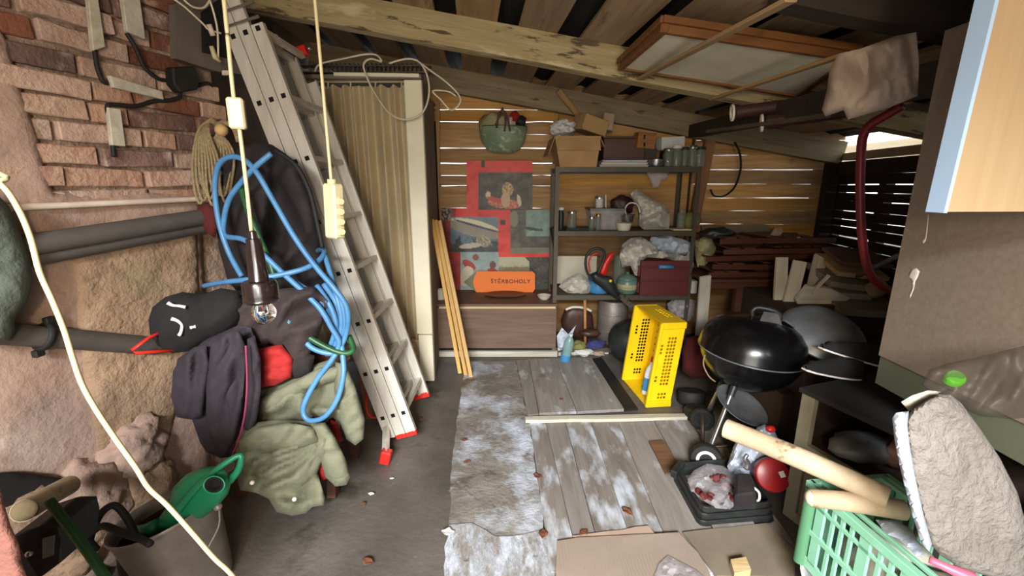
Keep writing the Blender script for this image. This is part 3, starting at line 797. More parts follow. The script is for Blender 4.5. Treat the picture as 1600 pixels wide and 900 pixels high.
# ---- pipes along the wall
def pipe(a, b, r, m, lb, o=.05, n=16, name='pipe'):
    p, q = LW(*a, o), LW(*b, o); d = (p - q).normalized()
    return MB().tube([p + d * .5, q], r, n).obj(name, m, smooth=40, label=lb, cat='pipe')
pipe((30, 324), (312, 311), .011, 'white_pipe', 'thin white pipe running along the wall under the bricks', .055)
pipe((40, 384), (334, 337), .036, 'grey_pipe', 'upper of the two thick grey pipes on the wall', .085)
pipe((45, 403), (328, 352), .030, 'grey_pipe', 'lower of the two thick grey pipes on the wall', .065)
pipe((30, 523), (245, 541), .036, 'grey_pipe', 'grey drain pipe low on the wall held by a black clamp', .07)
t = T('pipe_clamp', 'black pipe clamp round the low grey drain pipe', 'clamp', LW(70, 524, .07))
c = LW(68, 526, .07); ax = (LW(30, 523, .07) - LW(245, 541, .07)).normalized(); _, s_, u_ = frame(ax)
MB().tube([c + (s_ * cos(a) + u_ * sin(a)) * .042 for a in [i * pi / 10 for i in range(20)]], .007, 8, closed=True, flat=1.6).obj('ring', 'black_rubber', t, smooth=True)
for q in (-1, 1): MB().box(c + u_ * .055 * q, (.02, .03, .024)).obj('lug', 'black_rubber', t, bevel=.003)

# ---- garments: hanging coats and the heap on the sawhorse
def heap(name, outline, Y, m, lb, cat, bulge=.1, thick=.08, res=6, fold=None, edge=40, rough=.004, seed=1, group=None, proj=None):
    mb = MB(); mb.puff(outline, proj or (lambda x, y: PY(x, y, Y(x, y) if callable(Y) else Y)), bulge=bulge, thick=thick, res=res, fold=fold, edge=edge, rough=rough, rsc=.06, seed=seed)
    return mb.obj(name, m, smooth=True, label=lb, cat=cat, group=group)
heap('red_rag', [(308, 322), (326, 316), (340, 325), (342, 352), (336, 372), (326, 366), (312, 352)], 1.96, 'dark_red_cloth', 'dark red rag hanging at the end of the grey pipes', 'rag', .03, .02, 6, edge=10)
heap('black_coat', [(345, 252), (358, 238), (378, 228), (400, 222), (425, 226), (446, 240), (466, 258), (482, 290), (492, 330), (500, 372), (506, 410), (512, 450), (506, 478), (480, 490), (430, 486), (385, 470), (356, 440), (342, 390), (336, 330), (338, 285)],
     2.02, 'black_coat', 'big black coat hanging on the ladder stile under the hose loops', 'coat', .09, .09, 7, [(12, 46, .03, .5), (-6, 90, .03, .4)], 60, seed=5)
t_ = T('black_jacket', 'black fleece jacket with white drawstrings lying on the heap by the wall', 'jacket', PY(300, 560, 1.9))
mb = MB(); mb.puff([(232, 500), (238, 480), (258, 464), (285, 456), (315, 460), (345, 450), (372, 455), (385, 475), (375, 505), (350, 522), (320, 535), (300, 548), (270, 552), (246, 540), (234, 522)], lambda x, y: PY(x, y, 1.66 + (x - 232) * .0006), bulge=.07, thick=.06, res=7, edge=34, rough=.006, rsc=.05, seed=6, fold=[(70, 40, .012, .6)])
mb.obj('body', 'black_fleece', t_, smooth=True)
for pts in ([(262, 473), (270, 477), (280, 478), (290, 480)], [(268, 498), (277, 501), (284, 508), (283, 518), (280, 524)], [(298, 512), (306, 510)]):
    MB().tube([PY(x, y, 1.59 + (x - 232) * .0006) for x, y in pts], [.008, .005, .007], 7, k=4).obj('drawstring', 'paint_white', t_, smooth=True, label='white drawstring end')
MB().tube([LW(x, y, .17) for x, y in [(290, 546), (210, 552), (206, 547), (232, 528), (260, 515)]], .006, 8).obj('coat_hanger', 'red_plastic', smooth=True, label='red wire hanger corner sticking out under the black jacket', cat='hanger')
heap('plum_jacket', [(278, 560), (300, 545), (318, 532), (345, 520), (372, 508), (392, 512), (402, 540), (408, 580), (405, 620), (398, 660), (385, 700), (368, 712), (345, 716), (322, 706), (312, 690), (300, 655), (276, 650), (267, 620), (270, 590)],
     1.70, 'plum_jacket', 'dark plum jacket with magenta piping hanging over the heap', 'jacket', .05, .06, 6, [(14, 44, .024, .4), (4, 90, .02, .3)], 40, seed=7)
o = bpy.data.objects['plum_jacket']
for nm_, ol, yy, sd in (('sleeve', [(270, 580), (284, 556), (304, 542), (322, 540), (328, 570), (322, 610), (316, 650), (300, 656), (276, 652), (268, 622)], 1.63, 71),
                        ('front_panel', [(330, 536), (352, 522), (374, 514), (384, 540), (382, 590), (378, 640), (366, 690), (352, 712), (334, 700), (322, 660), (322, 600)], 1.62, 72),
                        ('front_panel', [(386, 530), (398, 524), (408, 560), (408, 610), (402, 652), (390, 690), (374, 708), (384, 650), (388, 590)], 1.625, 73)):
    mb = MB(); mb.puff(ol, lambda x, y: PY(x, y, yy + (y - 540) * .0001), bulge=.03, thick=.03, res=5.5, edge=14, fold=[(10, 26, .014, .4)], rough=.002, seed=sd)
    mb.obj(nm_, 'plum_jacket', o, smooth=True)
MB().tube(path([(384, 540, 1.575), (386, 600, 1.575), (382, 650, 1.58), (372, 690, 1.59), (362, 712, 1.62)]), .004, 6, k=4).obj('piping', 'piping_red', o, smooth=True, label='magenta piping')
heap('brown_shirt', [(352, 478), (372, 462), (410, 456), (450, 450), (490, 448), (512, 470), (505, 505), (492, 540), (480, 560), (455, 575), (440, 545), (420, 535), (402, 550), (385, 530), (362, 505)],
     1.76, 'dark_brown_cloth', 'dark brown shirt bunched on the heap below the bulb', 'shirt', .06, .06, 6, [(38, 44, .026, .6)], 38, seed=9)
heap('red_sweater', [(402, 545), (440, 538), (458, 560), (455, 590), (430, 602), (404, 606)], 1.72, 'red_cloth', 'bright red sweater peeking out between the dark shirts', 'sweater', .04, .04, 7, [(70, 22, .015, .3)], 20, seed=10)
heap('dark_trousers', [(440, 560), (470, 548), (492, 556), (486, 585), (462, 592), (446, 590)], 1.76, 'black_coat', 'dark trousers folded right of the red sweater', 'trousers', .05, .05, 7, None, 22, seed=11)
# army canvas over a red sawhorse
tarp = T('army_tarp', 'faded army green canvas draped over the heap beside the bucket', 'tarp', PZ(480, 790, 0))
mb = MB(); mb.puff([(388, 640), (396, 612), (425, 604), (455, 590), (490, 570), (520, 560), (542, 572), (556, 605), (570, 655), (568, 685), (556, 695), (542, 686), (530, 660), (520, 652), (505, 662), (490, 650), (470, 662), (440, 668), (405, 672)],
                  lambda x, y: PY(x, y, 1.80 - (y - 600) * .0004), bulge=.055, thick=.07, res=5.5, edge=34, fold=[(75, 34, .022, .6), (20, 60, .02, .5)], rough=.003, seed=12)
mb.obj('upper_flap', 'army_canvas', tarp, smooth=True)
mb = MB(); mb.puff([(368, 690), (380, 668), (402, 660), (440, 655), (480, 658), (512, 664), (528, 690), (542, 722), (548, 745), (540, 758), (524, 760), (508, 744), (502, 722), (496, 740), (503, 762), (508, 778), (506, 790), (488, 792), (478, 802), (456, 806), (432, 800), (420, 780), (400, 770), (375, 766), (366, 730)],
                  lambda x, y: PY(x, y, 1.66 - (y - 660) * .0006), bulge=.07, thick=.08, res=5.5, edge=44, fold=[(60, 30, .026, .7), (15, 48, .022, .5)], rough=.003, seed=13)
mb.obj('lower_flap', 'army_canvas', tarp, smooth=True)
for ol, yy, sd in (([(486, 662), (508, 660), (524, 684), (540, 718), (548, 744), (541, 758), (524, 760), (508, 745), (500, 715), (490, 690)], 1.60, 81),
                   ([(524, 566), (540, 568), (556, 605), (570, 655), (568, 686), (555, 696), (541, 686), (530, 655), (522, 610)], 1.73, 82)):
    mb = MB(); mb.puff(ol, lambda x, y: PY(x, y, yy), bulge=.045, thick=.05, res=5, edge=18, fold=[(70, 24, .012, .5)], rough=.002, seed=sd); mb.obj('sleeve', 'army_canvas', tarp, smooth=True)
for ol, yy, sd in (([(372, 690), (400, 668), (450, 660), (492, 668), (500, 690), (470, 700), (425, 706), (385, 716)], 1.585, 83), ([(404, 624), (450, 600), (500, 574), (530, 572), (532, 592), (490, 606), (450, 630), (410, 648)], 1.735, 84)):
    mb = MB(); mb.puff(ol, lambda x, y: PY(x, y, yy), bulge=.03, thick=.03, res=5, edge=14, fold=[(65, 22, .014, .5)], rough=.002, seed=sd); mb.obj('fold', 'army_canvas', tarp, smooth=True)
for x, y in ((394, 754), (460, 780)):
    MB().blob(PY(x, y, 1.485), .009, 0, sub=2).obj('press_stud', 'paint_white', tarp, smooth=True, label='shiny press stud')
heap('red_bag', [(496, 690), (506, 712), (512, 748), (500, 752), (492, 720)], 1.66, 'red_cloth', 'red cloth peeking out under the lower canvas flap', 'bag', .03, .04, 6, None, 12, seed=14)
heap('red_bag', [(516, 655), (528, 662), (536, 688), (526, 696), (518, 680)], 1.78, 'red_cloth', 'red cloth peeking out under the upper canvas flap', 'bag', .03, .04, 6, None, 12, seed=15)
# wooden sawhorse carrying the heap
t = T('sawhorse', 'old wooden sawhorse buried under the heap of clothes', 'sawhorse', (-1.05, 1.95, 0))
mb = MB(); mb.bar(V((-1.36, 1.97, .66)), V((-.80, 1.97, .66)), .09, .08); mb.obj('beam', 'mahogany_wood', t)
for x in (-1.3, -.86):
    for q in (-1, 1):
        mb = MB(); mb.bar(V((x, 1.97, .66)), V((x, 1.97 + .16 * q, 0)), .05, .04, up=(1, 0, 0)); mb.obj('leg', 'mahogany_wood', t)
# wooden chair leg and red strap behind the ladder foot
board('chair_leg', PY(560, 545, 2.3), PZ(578, 652, .02), .04, .03, 'orange_wood', up=(0, 1, 0), label='orange wooden post between canvas and ladder', cat='post')
MB().tube(path([(574, 610, 2.3), (572, 632, 2.25), (578, 650, 2.25), (590, 652, 2.28)]), .007, 7, k=5).obj('red_strap', 'red_plastic', smooth=True, label='thin red strap on the floor behind the ladder stile', cat='strap')

# ---- hoses
mb = MB()
mb.tube(path([(318, 447, 1.90), (350, 441, 1.80), (395, 436, 1.72), (440, 429, 1.74), (480, 418, 1.78), (503, 402, 1.84), (506, 390, 1.92), (495, 392, 2.0)]), .0112, 10, k=6)
mb.tube(path([(378, 432, 1.82), (358, 395, 1.85), (343, 350, 1.86), (336, 300, 1.86), (340, 262, 1.85), (356, 246, 1.84), (378, 248, 1.83), (400, 268, 1.81), (428, 315, 1.80), (460, 370, 1.78), (492, 415, 1.76), (522, 450, 1.74), (540, 476, 1.74), (544, 500, 1.74), (538, 530, 1.75), (520, 560, 1.72), (496, 592, 1.70), (478, 625, 1.68), (474, 645, 1.67), (484, 657, 1.66), (506, 652, 1.66), (526, 626, 1.67), (536, 590, 1.69), (536, 560, 1.72), (528, 520, 1.76), (500, 470, 1.78), (460, 440, 1.78)]), .0112, 10, k=6)
mb.tube(path([(424, 240, 1.82), (400, 260, 1.81), (378, 284, 1.83), (358, 312, 1.85), (350, 345, 1.86), (352, 368, 1.86), (380, 374, 1.80), (405, 392, 1.76), (440, 425, 1.75), (470, 452, 1.74), (500, 482, 1.73), (518, 512, 1.73), (530, 535, 1.73), (520, 552, 1.73), (490, 545, 1.72), (470, 525, 1.72), (440, 490, 1.73), (425, 470, 1.76)]), .0112, 10, k=6)
mb.tube(path([(508, 400, 1.86), (520, 440, 1.80), (528, 470, 1.77), (534, 500, 1.76), (532, 530, 1.76), (536, 560, 1.74)]), .0112, 10, k=6)
for dx_, dy_ in ((6, 4), (12, -2), (-5, 6)):
    mb.tube(path([(500 + dx_, 440 + dy_, 1.80), (520 + dx_, 470 + dy_, 1.77), (529 + dx_ * .8, 505, 1.765), (524 + dx_ * .7, 535 - dy_, 1.765), (512 + dx_ * .4, 552 + dy_ * .5, 1.76)]), .0112, 10, k=6)
mb.obj('blue_hose', 'blue_hose', smooth=True, label='blue garden hose hung in big loops over the black coat', cat='hose')
mb = MB(); mb.tube(path([(376, 290, 1.86), (388, 330, 1.82), (400, 360, 1.79), (425, 420, 1.79), (445, 495, 1.73), (480, 525, 1.72), (515, 545, 1.72), (540, 552, 1.73), (552, 545, 1.75), (545, 525, 1.78)]), .0125, 10, k=6)
mb.obj('green_hose', 'green_hose', smooth=True, label='dark green garden hose tucked behind the blue loops', cat='hose')
mb = MB(); mb.tube(path([(430, 235, 1.9), (462, 258, 1.88), (484, 300, 1.87), (496, 350, 1.87), (504, 388, 1.87)]), .009, 8, k=6)
mb.obj('black_cable', 'black_rubber', smooth=True, label='black cable over the shoulder of the hanging black coat', cat='cable')
t = T('cane_bundle', 'bundle of short canes stuck between the blue hose and the ladder', 'canes', PY(520, 540, 1.9))
for k in range(6):
    mb = MB(); mb.tube(path([(512 + k * 2, 455 + k * 3, 1.88), (524 + k * 2.4, 500, 1.86), (530 + k * 1.6, 540, 1.86)]), .005, 6); mb.obj('cane', 'green_hose' if k % 3 else 'rope', t, smooth=True)

# ---- hanging bulb holder
t = T('pendant_lamp', 'dark bakelite bulb holder with a clear bulb hanging on a cream cable', 'lamp', PY(411, 498, 1.06))
top = PY(350, 0, 1.06); hold = PY(393, 362, 1.06)
d_ = (top - PY(365, 150, 1.06)).normalized()
cc = [top + d_ * ((zr(-.7) - top.z) / d_.z), top, PY(356, 60, 1.06), PY(365, 150, 1.06), PY(374, 200, 1.06), PY(384, 280, 1.06), hold]
MB().tube(cc, .0046, 8, k=4).obj('cable', 'cream_cable', t, smooth=True, label='cream cable')
a, b = PY(367, 153, 1.06), PY(373, 202, 1.06)
mb = MB(); mb.bar(a, b, .034, .024, up=(0.35, -1, 0)); mb.obj('inline_switch', 'cream_plastic', t, bevel=.004, label='cream inline switch')
ax = (PY(393, 362, 1.06) - PY(408, 470, 1.06)).normalized(); _, s_, u_ = frame(ax); RA = Matrix((s_, u_, ax)).transposed()
if RA.determinant() < 0: RA = Matrix((-s_, u_, ax)).transposed()
base = PY(405, 440, 1.06); hh = (hold - base).length
MB().lathe([(0, hh + .005), (.009, hh), (.011, hh - .012), (.0115, .108), (.017, .106), (.019, .08), (.023, .002), (.024, 0), (0, 0)], base, RA, 20).obj('handle', 'bakelite', t, smooth=40, label='glossy dark bakelite handle')
MB().lathe([(.02, .004), (.036, .002), (.040, -.006), (.040, -.030), (.041, -.034), (.039, -.040), (.041, -.046), (.038, -.052), (.032, -.05), (.032, -.004), (.02, 0)], base, RA, 28).obj('collar', 'bakelite', t, smooth=40, label='ridged dark collar')
MB().lathe([(.013, -.045), (.013, -.052), (.019, -.058), (.028, -.072), (.0295, -.082), (.026, -.096), (.016, -.107), (0, -.111)], base, RA, 24).obj('bulb', 'clear_glass', t, smooth=True, label='clear glass bulb')
MB().tube([base + RA @ V(p) for p in ((-.008, 0, -.06), (-.01, 0, -.08), (-.004, 0, -.085), (0, 0, -.078), (.004, 0, -.085), (.01, 0, -.08), (.008, 0, -.06))], .002, 5).obj('filament', 'filament', t, smooth=True)
# ---- hanging socket strip
t = T('power_strip', 'cream socket strip hanging on a cream cable in front of the ladder', 'power strip', PY(523, 372, 1.22))
top = PY(492, 0, 1.22); d_ = (top - PY(503, 120, 1.22)).normalized()
MB().tube([top + d_ * ((zr(-.5) - top.z) / d_.z), top, PY(503, 120, 1.22), PY(511, 210, 1.22), PY(518, 286, 1.22)], .0044, 8, k=4).obj('cable', 'cream_cable', t, smooth=True, label='cream cable')
a, b = PY(520, 287, 1.22), PY(524, 372, 1.22)
mb = MB(); mb.bar(a, b, .047, .034, up=(-.55, -1, 0)); mb.obj('housing', 'cream_plastic', t, bevel=.005)
mb = MB(); mb.tube([PY(518, 280, 1.22), PY(519, 290, 1.22)], .012, 10); mb.obj('cable_grip', 'cream_plastic', t, smooth=True)
nf = V((.75, -.62, 0)).normalized()
for k in range(4):
    c = a + (b - a) * (.32 + k * .185) + nf * .021 + V((.008, 0, 0))
    mb = MB(); mb.lathe([(.0, .004), (.0085, .004), (.0105, -.001), (.0105, -.006)], c, nf.to_track_quat('Z', 'Y').to_matrix(), 16); mb.obj('socket', 'cream_plastic', t, smooth=30)
# ---- cream cable crossing the left foreground down to the floor
tag(MB().tube([V((-1.80, .45, 2.05)), V((-1.45, .6, 1.72))] + path([(-60, 250, .78), (0, 287, .78), (28, 325, .78), (48, 372, .78), (62, 425, .78), (82, 470, .78), (100, 515, .78), (114, 560, .78), (128, 600, .78), (150, 640, .78), (180, 685, .78), (212, 730, .78), (232, 762, .78), (262, 790, .78), (300, 832, .78), (335, 872, .79), (368, 905, .80), (430, 990, .84), (500, 1100, .88)]) + [V((-.28, .9, .004))], .0048, 8, k=5).obj('cream_cable', 'cream_cable', smooth=True), 'thick cream cable crossing the left foreground diagonally', 'cable')

# ---- bucket with watering can
t = T('bucket', 'galvanised zinc bucket standing by the army green canvas', 'bucket', PZ(302, 905, 0))
bc = PZ(306, 912, 0); rt = PY(372, 742, bc.y + .02)
prof = [(0, .008), (.135, .008), (.14, 0), (.143, .01), (.152, .05), (.186, .29), (.193, .305), (.196, .312), (.193, .318), (.184, .312), (.180, .29), (.148, .05), (.13, .014), (0, .014)]
MB().lathe(prof, bc, (radians(-2), radians(-13), 0), 40, sx=.86, sy=.86).obj('body', 'galvanised', t, smooth=45)
MB().lathe([(0, .05), (.143, .05), (.175, .27), (.172, .27), (.140, .056), (0, .056)], bc, (radians(-2), radians(-13), 0), 36, sx=.86, sy=.86).obj('shade_lining', 'maroon_metal', t, smooth=45, label='dark lining with the inner shade in its colour')  # dark lining puts the bucket's inner shade into its colour
MB().blob(bc + V((.150, -.02, .352)), .014, .05, sub=2).obj('handle_ear', 'galvanised', t, smooth=True)
mb = MB(); mb.tube([bc + V((.153, -.02, .345)), bc + V((.165, -.05, .30)), bc + V((.15, -.1, .25))], .004, 6, k=4); mb.obj('bail_handle', 'galvanised', t, smooth=True)
can = T('watering_can', 'green plastic watering can lying inside the zinc bucket', 'watering can', bc + V((0, 0, .2)))
Yc = bc.y - .02
mb = MB()
mb.puff([(206, 828), (222, 822), (246, 812), (262, 790), (270, 762), (290, 742), (312, 731), (334, 728), (352, 735), (362, 752), (356, 772), (340, 792), (316, 810), (290, 826), (262, 836), (232, 840), (208, 841)], lambda x, y: PY(x, y, Yc), bulge=.06, thick=.06, res=6, edge=34, seed=31)
mb.obj('body', 'green_can', can, smooth=True)
MB().tube(path([(276, 800, Yc - .06), (300, 770, Yc - .055), (325, 745, Yc - .04), (350, 725, Yc - .02), (372, 712, Yc), (377, 716, Yc), (372, 735, Yc), (358, 752, Yc + .0)]), [.011, .011, .010, .010, .009, .011, .014], 10, k=5).obj('handle', 'green_can', can, smooth=True)
MB().lathe([(.026, 0), (.031, .004), (.027, .008), (.02, .004), (.018, -.01), (0, -.012)], PY(336, 757, Yc - .062), (radians(62), radians(20), 0), 24, sx=1.0, sy=.8).obj('filler_opening', 'black_hole', can, smooth=True, label='dark filler opening')
MB().lathe([(.028, 0), (.034, .003), (.036, .008), (.032, .010), (.029, .006)], PY(336, 757, Yc - .066), (radians(62), radians(20), 0), 24, sx=1.0, sy=.8).obj('filler_rim', 'green_can', can, smooth=True)
MB().tube(path([(246, 822, Yc - .02), (226, 829, Yc - .02), (203, 832, Yc - .02)]), [.026, .021, .019], 14).obj('spout', 'green_can', can, smooth=True)

# ---- odds and ends bottom left
t = T('log', 'short barkless log wedged against the wall foot', 'log', PY(65, 810, 1.12))
MB().tube(path([(108, 758, 1.28), (82, 772, 1.2), (38, 798, 1.06)]), .031, 16).obj('trunk', 'peeled_log', t, smooth=40)
c = PY(37, 798, 1.055); mb = MB(); mb.lathe([(0, .003), (.018, .002), (.028, 0), (.029, -.004)], c, (V((0, 0, 1)) * 0 + (c - PY(82, 772, 1.2))).to_track_quat('Z', 'Y').to_matrix(), 20); mb.obj('cut_end', 'brown_log', t, smooth=True, label='brown sawn end')
mb = MB(); mb.tube(path([(76, 782, 1.03), (95, 806, 1.02), (125, 845, 1.0), (150, 880, .98), (172, 915, .96), (190, 960, .95)]), .0125, 10, k=4); mb.obj('green_hose', 'green_hose', smooth=True, label='cut end of dark green hose in the bottom left corner', cat='hose')
mb = MB(); mb.tube(path([(215, 845, 1.22), (200, 812, 1.22), (180, 790, 1.22), (160, 800, 1.2), (146, 825, 1.2), (140, 850, 1.18), (150, 858, 1.17), (138, 840, 1.17), (160, 822, 1.17), (190, 832, 1.16), (220, 842, 1.15), (235, 850, 1.13)]), .011, 9, k=5); mb.obj('black_hose', 'black_rubber', smooth=True, label='black rubber hose curled between log and bucket', cat='hose')
mb = MB(); mb.blob(PZ(215, 880, .07), (.07, .05, .09), .2, 1.5, 3, seed=4); mb.obj('black_boot', 'black_rubber', smooth=True, label='black rubber boot toe left of the bucket', cat='boot')
t = T('tool_case', 'dark tool case with a label plate in the bottom left corner', 'case', PZ(60, 900, .05))
a_ = PY(22, 850, 1.0); b_ = PY(92, 828, 1.02)
mb = MB(); mb.prism(path([(18, 838, .98), (60, 824, 1.0), (92, 822, 1.02), (97, 842, 1.02), (94, 880, 1.0), (60, 905, .98), (30, 905, .98)]), V((.02, .1, .02))); mb.obj('body', 'black_plastic', t, bevel=.004)
mb = MB(); mb.prism(path([(66, 842, .985), (84, 838, .99), (82, 868, .985), (66, 874, .98)]), V((0, .004, 0))); mb.obj('label_plate', 'dull_zinc', t, label='grey label plate')
MB().blob(PY(46, 865, .975), .009, 0, sub=2).obj('button', 'steel_tube', t, smooth=True)
for k, (x, y, r) in enumerate([(172, 868, .06), (178, 838, .04), (140, 900, .05)]):
    MB().blob(PZ(x, y, r * .5), (r, r * .8, r * .8), .3, 1.5, 3, seed=20 + k).obj('stone', 'stone', smooth=True, label=['sandy stone lying left of the bucket under the black hose', 'pale round stone inside the black hose loop', 'brown stone at the bottom edge by the green hose'][k], cat='stone')
# ================================================================== BACK WALL AND RACK
# three laths leaning on the closet side
for k, (xt, xb, lb) in enumerate(((675, 719, 'left of the three thin pale laths leaning by the chest'), (681, 728, 'middle one of the three thin pale laths leaning by the chest'), (687, 736, 'right one of the three thin pale laths leaning by the chest'))):
    board('lath', PY(xt, 343 + k, 3.45 + .02 * k), PZ(xb, 583 + 3 * k, .006), .03, .02, 'lath_wood', up=(0, 1, 0), label=lb, cat='lath')
# chest
t = T('chest', 'low dark brown wooden chest standing below the posters', 'chest', (-.14, 3.83, 0))
cx0, cx1, cz = PZ(680, 557, 0).x, PZ(868, 557, 0).x, PY(800, 478, 3.57).z
MB().box(((cx0 + cx1) / 2, 3.58, cz / 2 + .03), (cx1 - cx0, .025, cz - .09)).obj('front_panel', 'chest_wood', t)
MB().box(((cx0 + cx1) / 2, 3.57, .025), (cx1 - cx0 + .03, .03, .05)).obj('base_strip', 'white_wood', t, label='pale strip along the chest foot')
MB().box(((cx0 + cx1) / 2 + .02, 3.572, cz - .012), (cx1 - cx0 - .06, .03, .018)).obj('edge_strip', 'pale_wood', t, label='pale strip under the chest lid')
for x in (cx0 + .012, cx1 - .012): MB().box((x, 3.83, cz / 2), (.024, .5, cz - .02)).obj('side_panel', 'chest_wood', t)
MB().box(((cx0 + cx1) / 2, 3.82, cz + .01), (cx1 - cx0, .53, .02)).obj('lid', 'chest_wood', t)
# posters: flat prints
def H(c): return lin(c)[:3]
def blend(a, b, t): t = max(0, min(1, t)); return tuple(x + (y - x) * t for x, y in zip(a, b))
def ell(x, y, cx, cy, rx, ry, an=0):
    ca, sa = cos(radians(an)), sin(radians(an)); dx, dy = x - cx, y - cy
    return ((dx * ca + dy * sa) / rx) ** 2 + ((-dx * sa + dy * ca) / ry) ** 2 < 1
RED, DK = H('#e03c22'), H('#35332a')
def art(x, y):
    n = noise.fractal(V((x * .09, y * .09, 2)), 1, 2, 4); n2 = noise.noise(V((x * .3, y * .3, 7)))
    if y < 328 and x > 728:
        if 752 <= x <= 758 and y < 262: return H('#2a2522')
        if x > 747 and y > 269:
            c = blend(DK, H('#6f6c58'), .35 + n * .6 + .15 * sin((x + y * 2.5) * .12))
            if ell(x, y, 788, 318, 26, 8, 6): c = blend(H('#b8483c'), H('#d9a98a'), .4 + n2)
            if ell(x, y, 793, 296, 9, 11): c = blend(H('#d8b98a'), H('#8a6a48'), .4 + n2)
            if ell(x, y, 790, 312, 7, 12): c = H('#cdb095')
            if ell(x, y, 763, 305, 4, 6) or ell(x, y, 811, 313, 3, 9, -12): c = H('#d8c9a8')
            if ell(x, y, 772, 312, 12, 4, 15): c = H('#c7563f')
            return c
        return blend(RED, H('#c22f1c'), n)
    if 704 <= x < 779 and 339 <= y < 394:
        c = blend(H('#7d8f96'), H('#5f7480'), (y - 339) / 40 + n * .4)
        if ell(x, y, 742, 357, 44, 13, 14): c = H('#d6cfae') if y < 352 + (x - 742) * .22 else H('#9a9384')
        if ell(x, y, 744, 353, 38, 1.8, 16): c = H('#3b4a6b')
        if y > 379 - n * 14: c = blend(H('#4a4a3e'), H('#2b2b26'), .4 + n)
        if ell(x, y, 755, 376, 12, 9, 35) : c = blend(H('#b9ad93'), H('#7c705c'), .5 + n2)
        if ell(x, y, 735, 384, 18, 4, -6): c = H('#b9b2a0')
        return c
    if 700 <= x < 779 and y >= 394:
        if x < 719: return blend(H('#b53a2c'), H('#96301f'), .4 + n)
        c = blend(H('#a3b1ad'), H('#8fa0a2'), .5 + n)
        if ell(x, y, 733, 414, 12, 6, 35): c = H('#a8352c')
        if ell(x, y, 743, 402, 5, 5): c = H('#8a5f48')
        if ell(x, y, 731, 424, 9, 8): c = H('#c9bca6')
        if ell(x, y, 770, 414, 5, 6): c = H('#6e4c3a')
        if ell(x, y, 769, 424, 8, 5): c = H('#a8392f')
        if ell(x, y, 726, 436, 8, 12): c = H('#c5bda8')
        return c
    if x < 704 and y < 345: return H('#2b211e') if n2 > -.05 else H('#9a8f84')
    if x < 712: return blend(H('#a33127'), H('#7d2a22'), .5 + n)
    if x >= 797 and y < 396 and x > 796:
        if x > 822 and y < 369:
            c = blend(H('#93a9a0'), H('#7d948d'), .5 + n)
            if ell(x, y, 833, 358, 16, 2.4, 8) or ell(x, y, 845, 359, 3, 2): c = H('#3a3a33')
            return c
        c = blend(H('#4b4a3d'), H('#6f6d58'), .4 + n)
        if x < 822 and y > 330 and ell(x, y, 803, 342, 7, 13): c = H('#8d8a78')
        if y > 387: c = H('#7f7c68')
        return c
    if y > 402 and x > 776:
        if x < 827 and not (x > 820 and y < 402 + (x - 820)):
            c = H('#b7b69a')
            if y > 418 - abs(n2) * 6: c = H('#8a8468')
            return c
        return blend(H('#37342b'), H('#5c574a'), .4 + n2)
    if 782 <= x <= 790 and 344 <= y <= 351: return H('#2a2522')
    return blend(RED, H('#c22f1c'), n)
colmat('poster_print', .45)
def poster(lb, x0, y0, x1, y1, Y, name='poster'):
    nu, nv = int((x1 - x0) * .9), int((y1 - y0) * .9); mb = MB(); lay = mb.bm.verts.layers.float_color.new('print')
    g = []
    for i in range(nu + 1):
        r_ = []
        for j in range(nv + 1):
            x, y = x0 + (x1 - x0) * i / nu, y0 + (y1 - y0) * j / nv
            p = PY(x, y, Y); p.y += .003 * noise.noise(V((x * .06, y * .06, Y * 9)))
            v = mb.v(p); v[lay] = (*[min(1, 1.12 * q ** 1.22) for q in art(min(max(x, x0 + .3), x1 - .3), min(max(y, y0 + .3), y1 - .3))], 1); r_.append(v)
        g.append(r_)
    for i in range(nu):
        for j in range(nv): mb.f([g[i][j], g[i + 1][j], g[i + 1][j + 1], g[i][j + 1]])
    return mb.obj(name, 'poster_print', label=lb, cat='poster', smooth=True, recalc=False)
poster('red bordered poster with a dark photo of a person, topmost on the planks', 729, 251, 832, 327, 4.085)
poster('red poster with a photo of a white boat hull above the beach', 690, 325, 798, 400, 4.082)
poster('poster with a dark shape against a pale sky behind the rack post', 780, 328, 860, 400, 4.088)
poster('poster of two people in red on a pale blue ground behind the arrow sign', 700, 394, 779, 454, 4.079)
poster('dim poster with a pale beach strip above the arrow sign', 776, 400, 860, 456, 4.085)
# arrow sign
t = T('arrow_sign', 'orange arrow signpost board standing on the chest below the posters', 'sign', PY(790, 458, 3.98))
def rc(px, Y): return [PY(x, y, Y) for x, y in px]
MB().prism(rc([(745, 424), (832, 424), (836, 428), (836, 452), (832, 457), (745, 457), (741, 449), (739, 441), (741, 433)], 3.98), V((0, .012, 0))).obj('board', 'sign_orange', t)
MB().prism(rc([(725, 441), (745, 424), (741, 433), (739, 441), (741, 449), (745, 457)], 3.98), V((0, .012, 0))).obj('arrow_tip', 'sign_grey', t, label='grey green arrow tip')
cu = bpy.data.curves.new('lettering', 'FONT'); cu.body = '\u0160T\u011aRBOHOLY'; cu.size = .075; cu.extrude = .0008; cu.align_x = 'CENTER'; cu.align_y = 'CENTER'; cu.offset = 0.0012; cu.space_character = 1.12
to = bpy.data.objects.new('lettering_curve', cu); COL.objects.link(to)
bpy.context.view_layer.update()
me = bpy.data.meshes.new_from_object(to.evaluated_get(bpy.context.evaluated_depsgraph_get()))
bpy.data.objects.remove(to)
xs = [v.co.x for v in me.vertices]; wtxt = max(xs) - min(xs)
pl_, pr_ = PY(767, 441, 3.977), PY(829, 441, 3.977); sc_ = (pr_.x - pl_.x) / wtxt
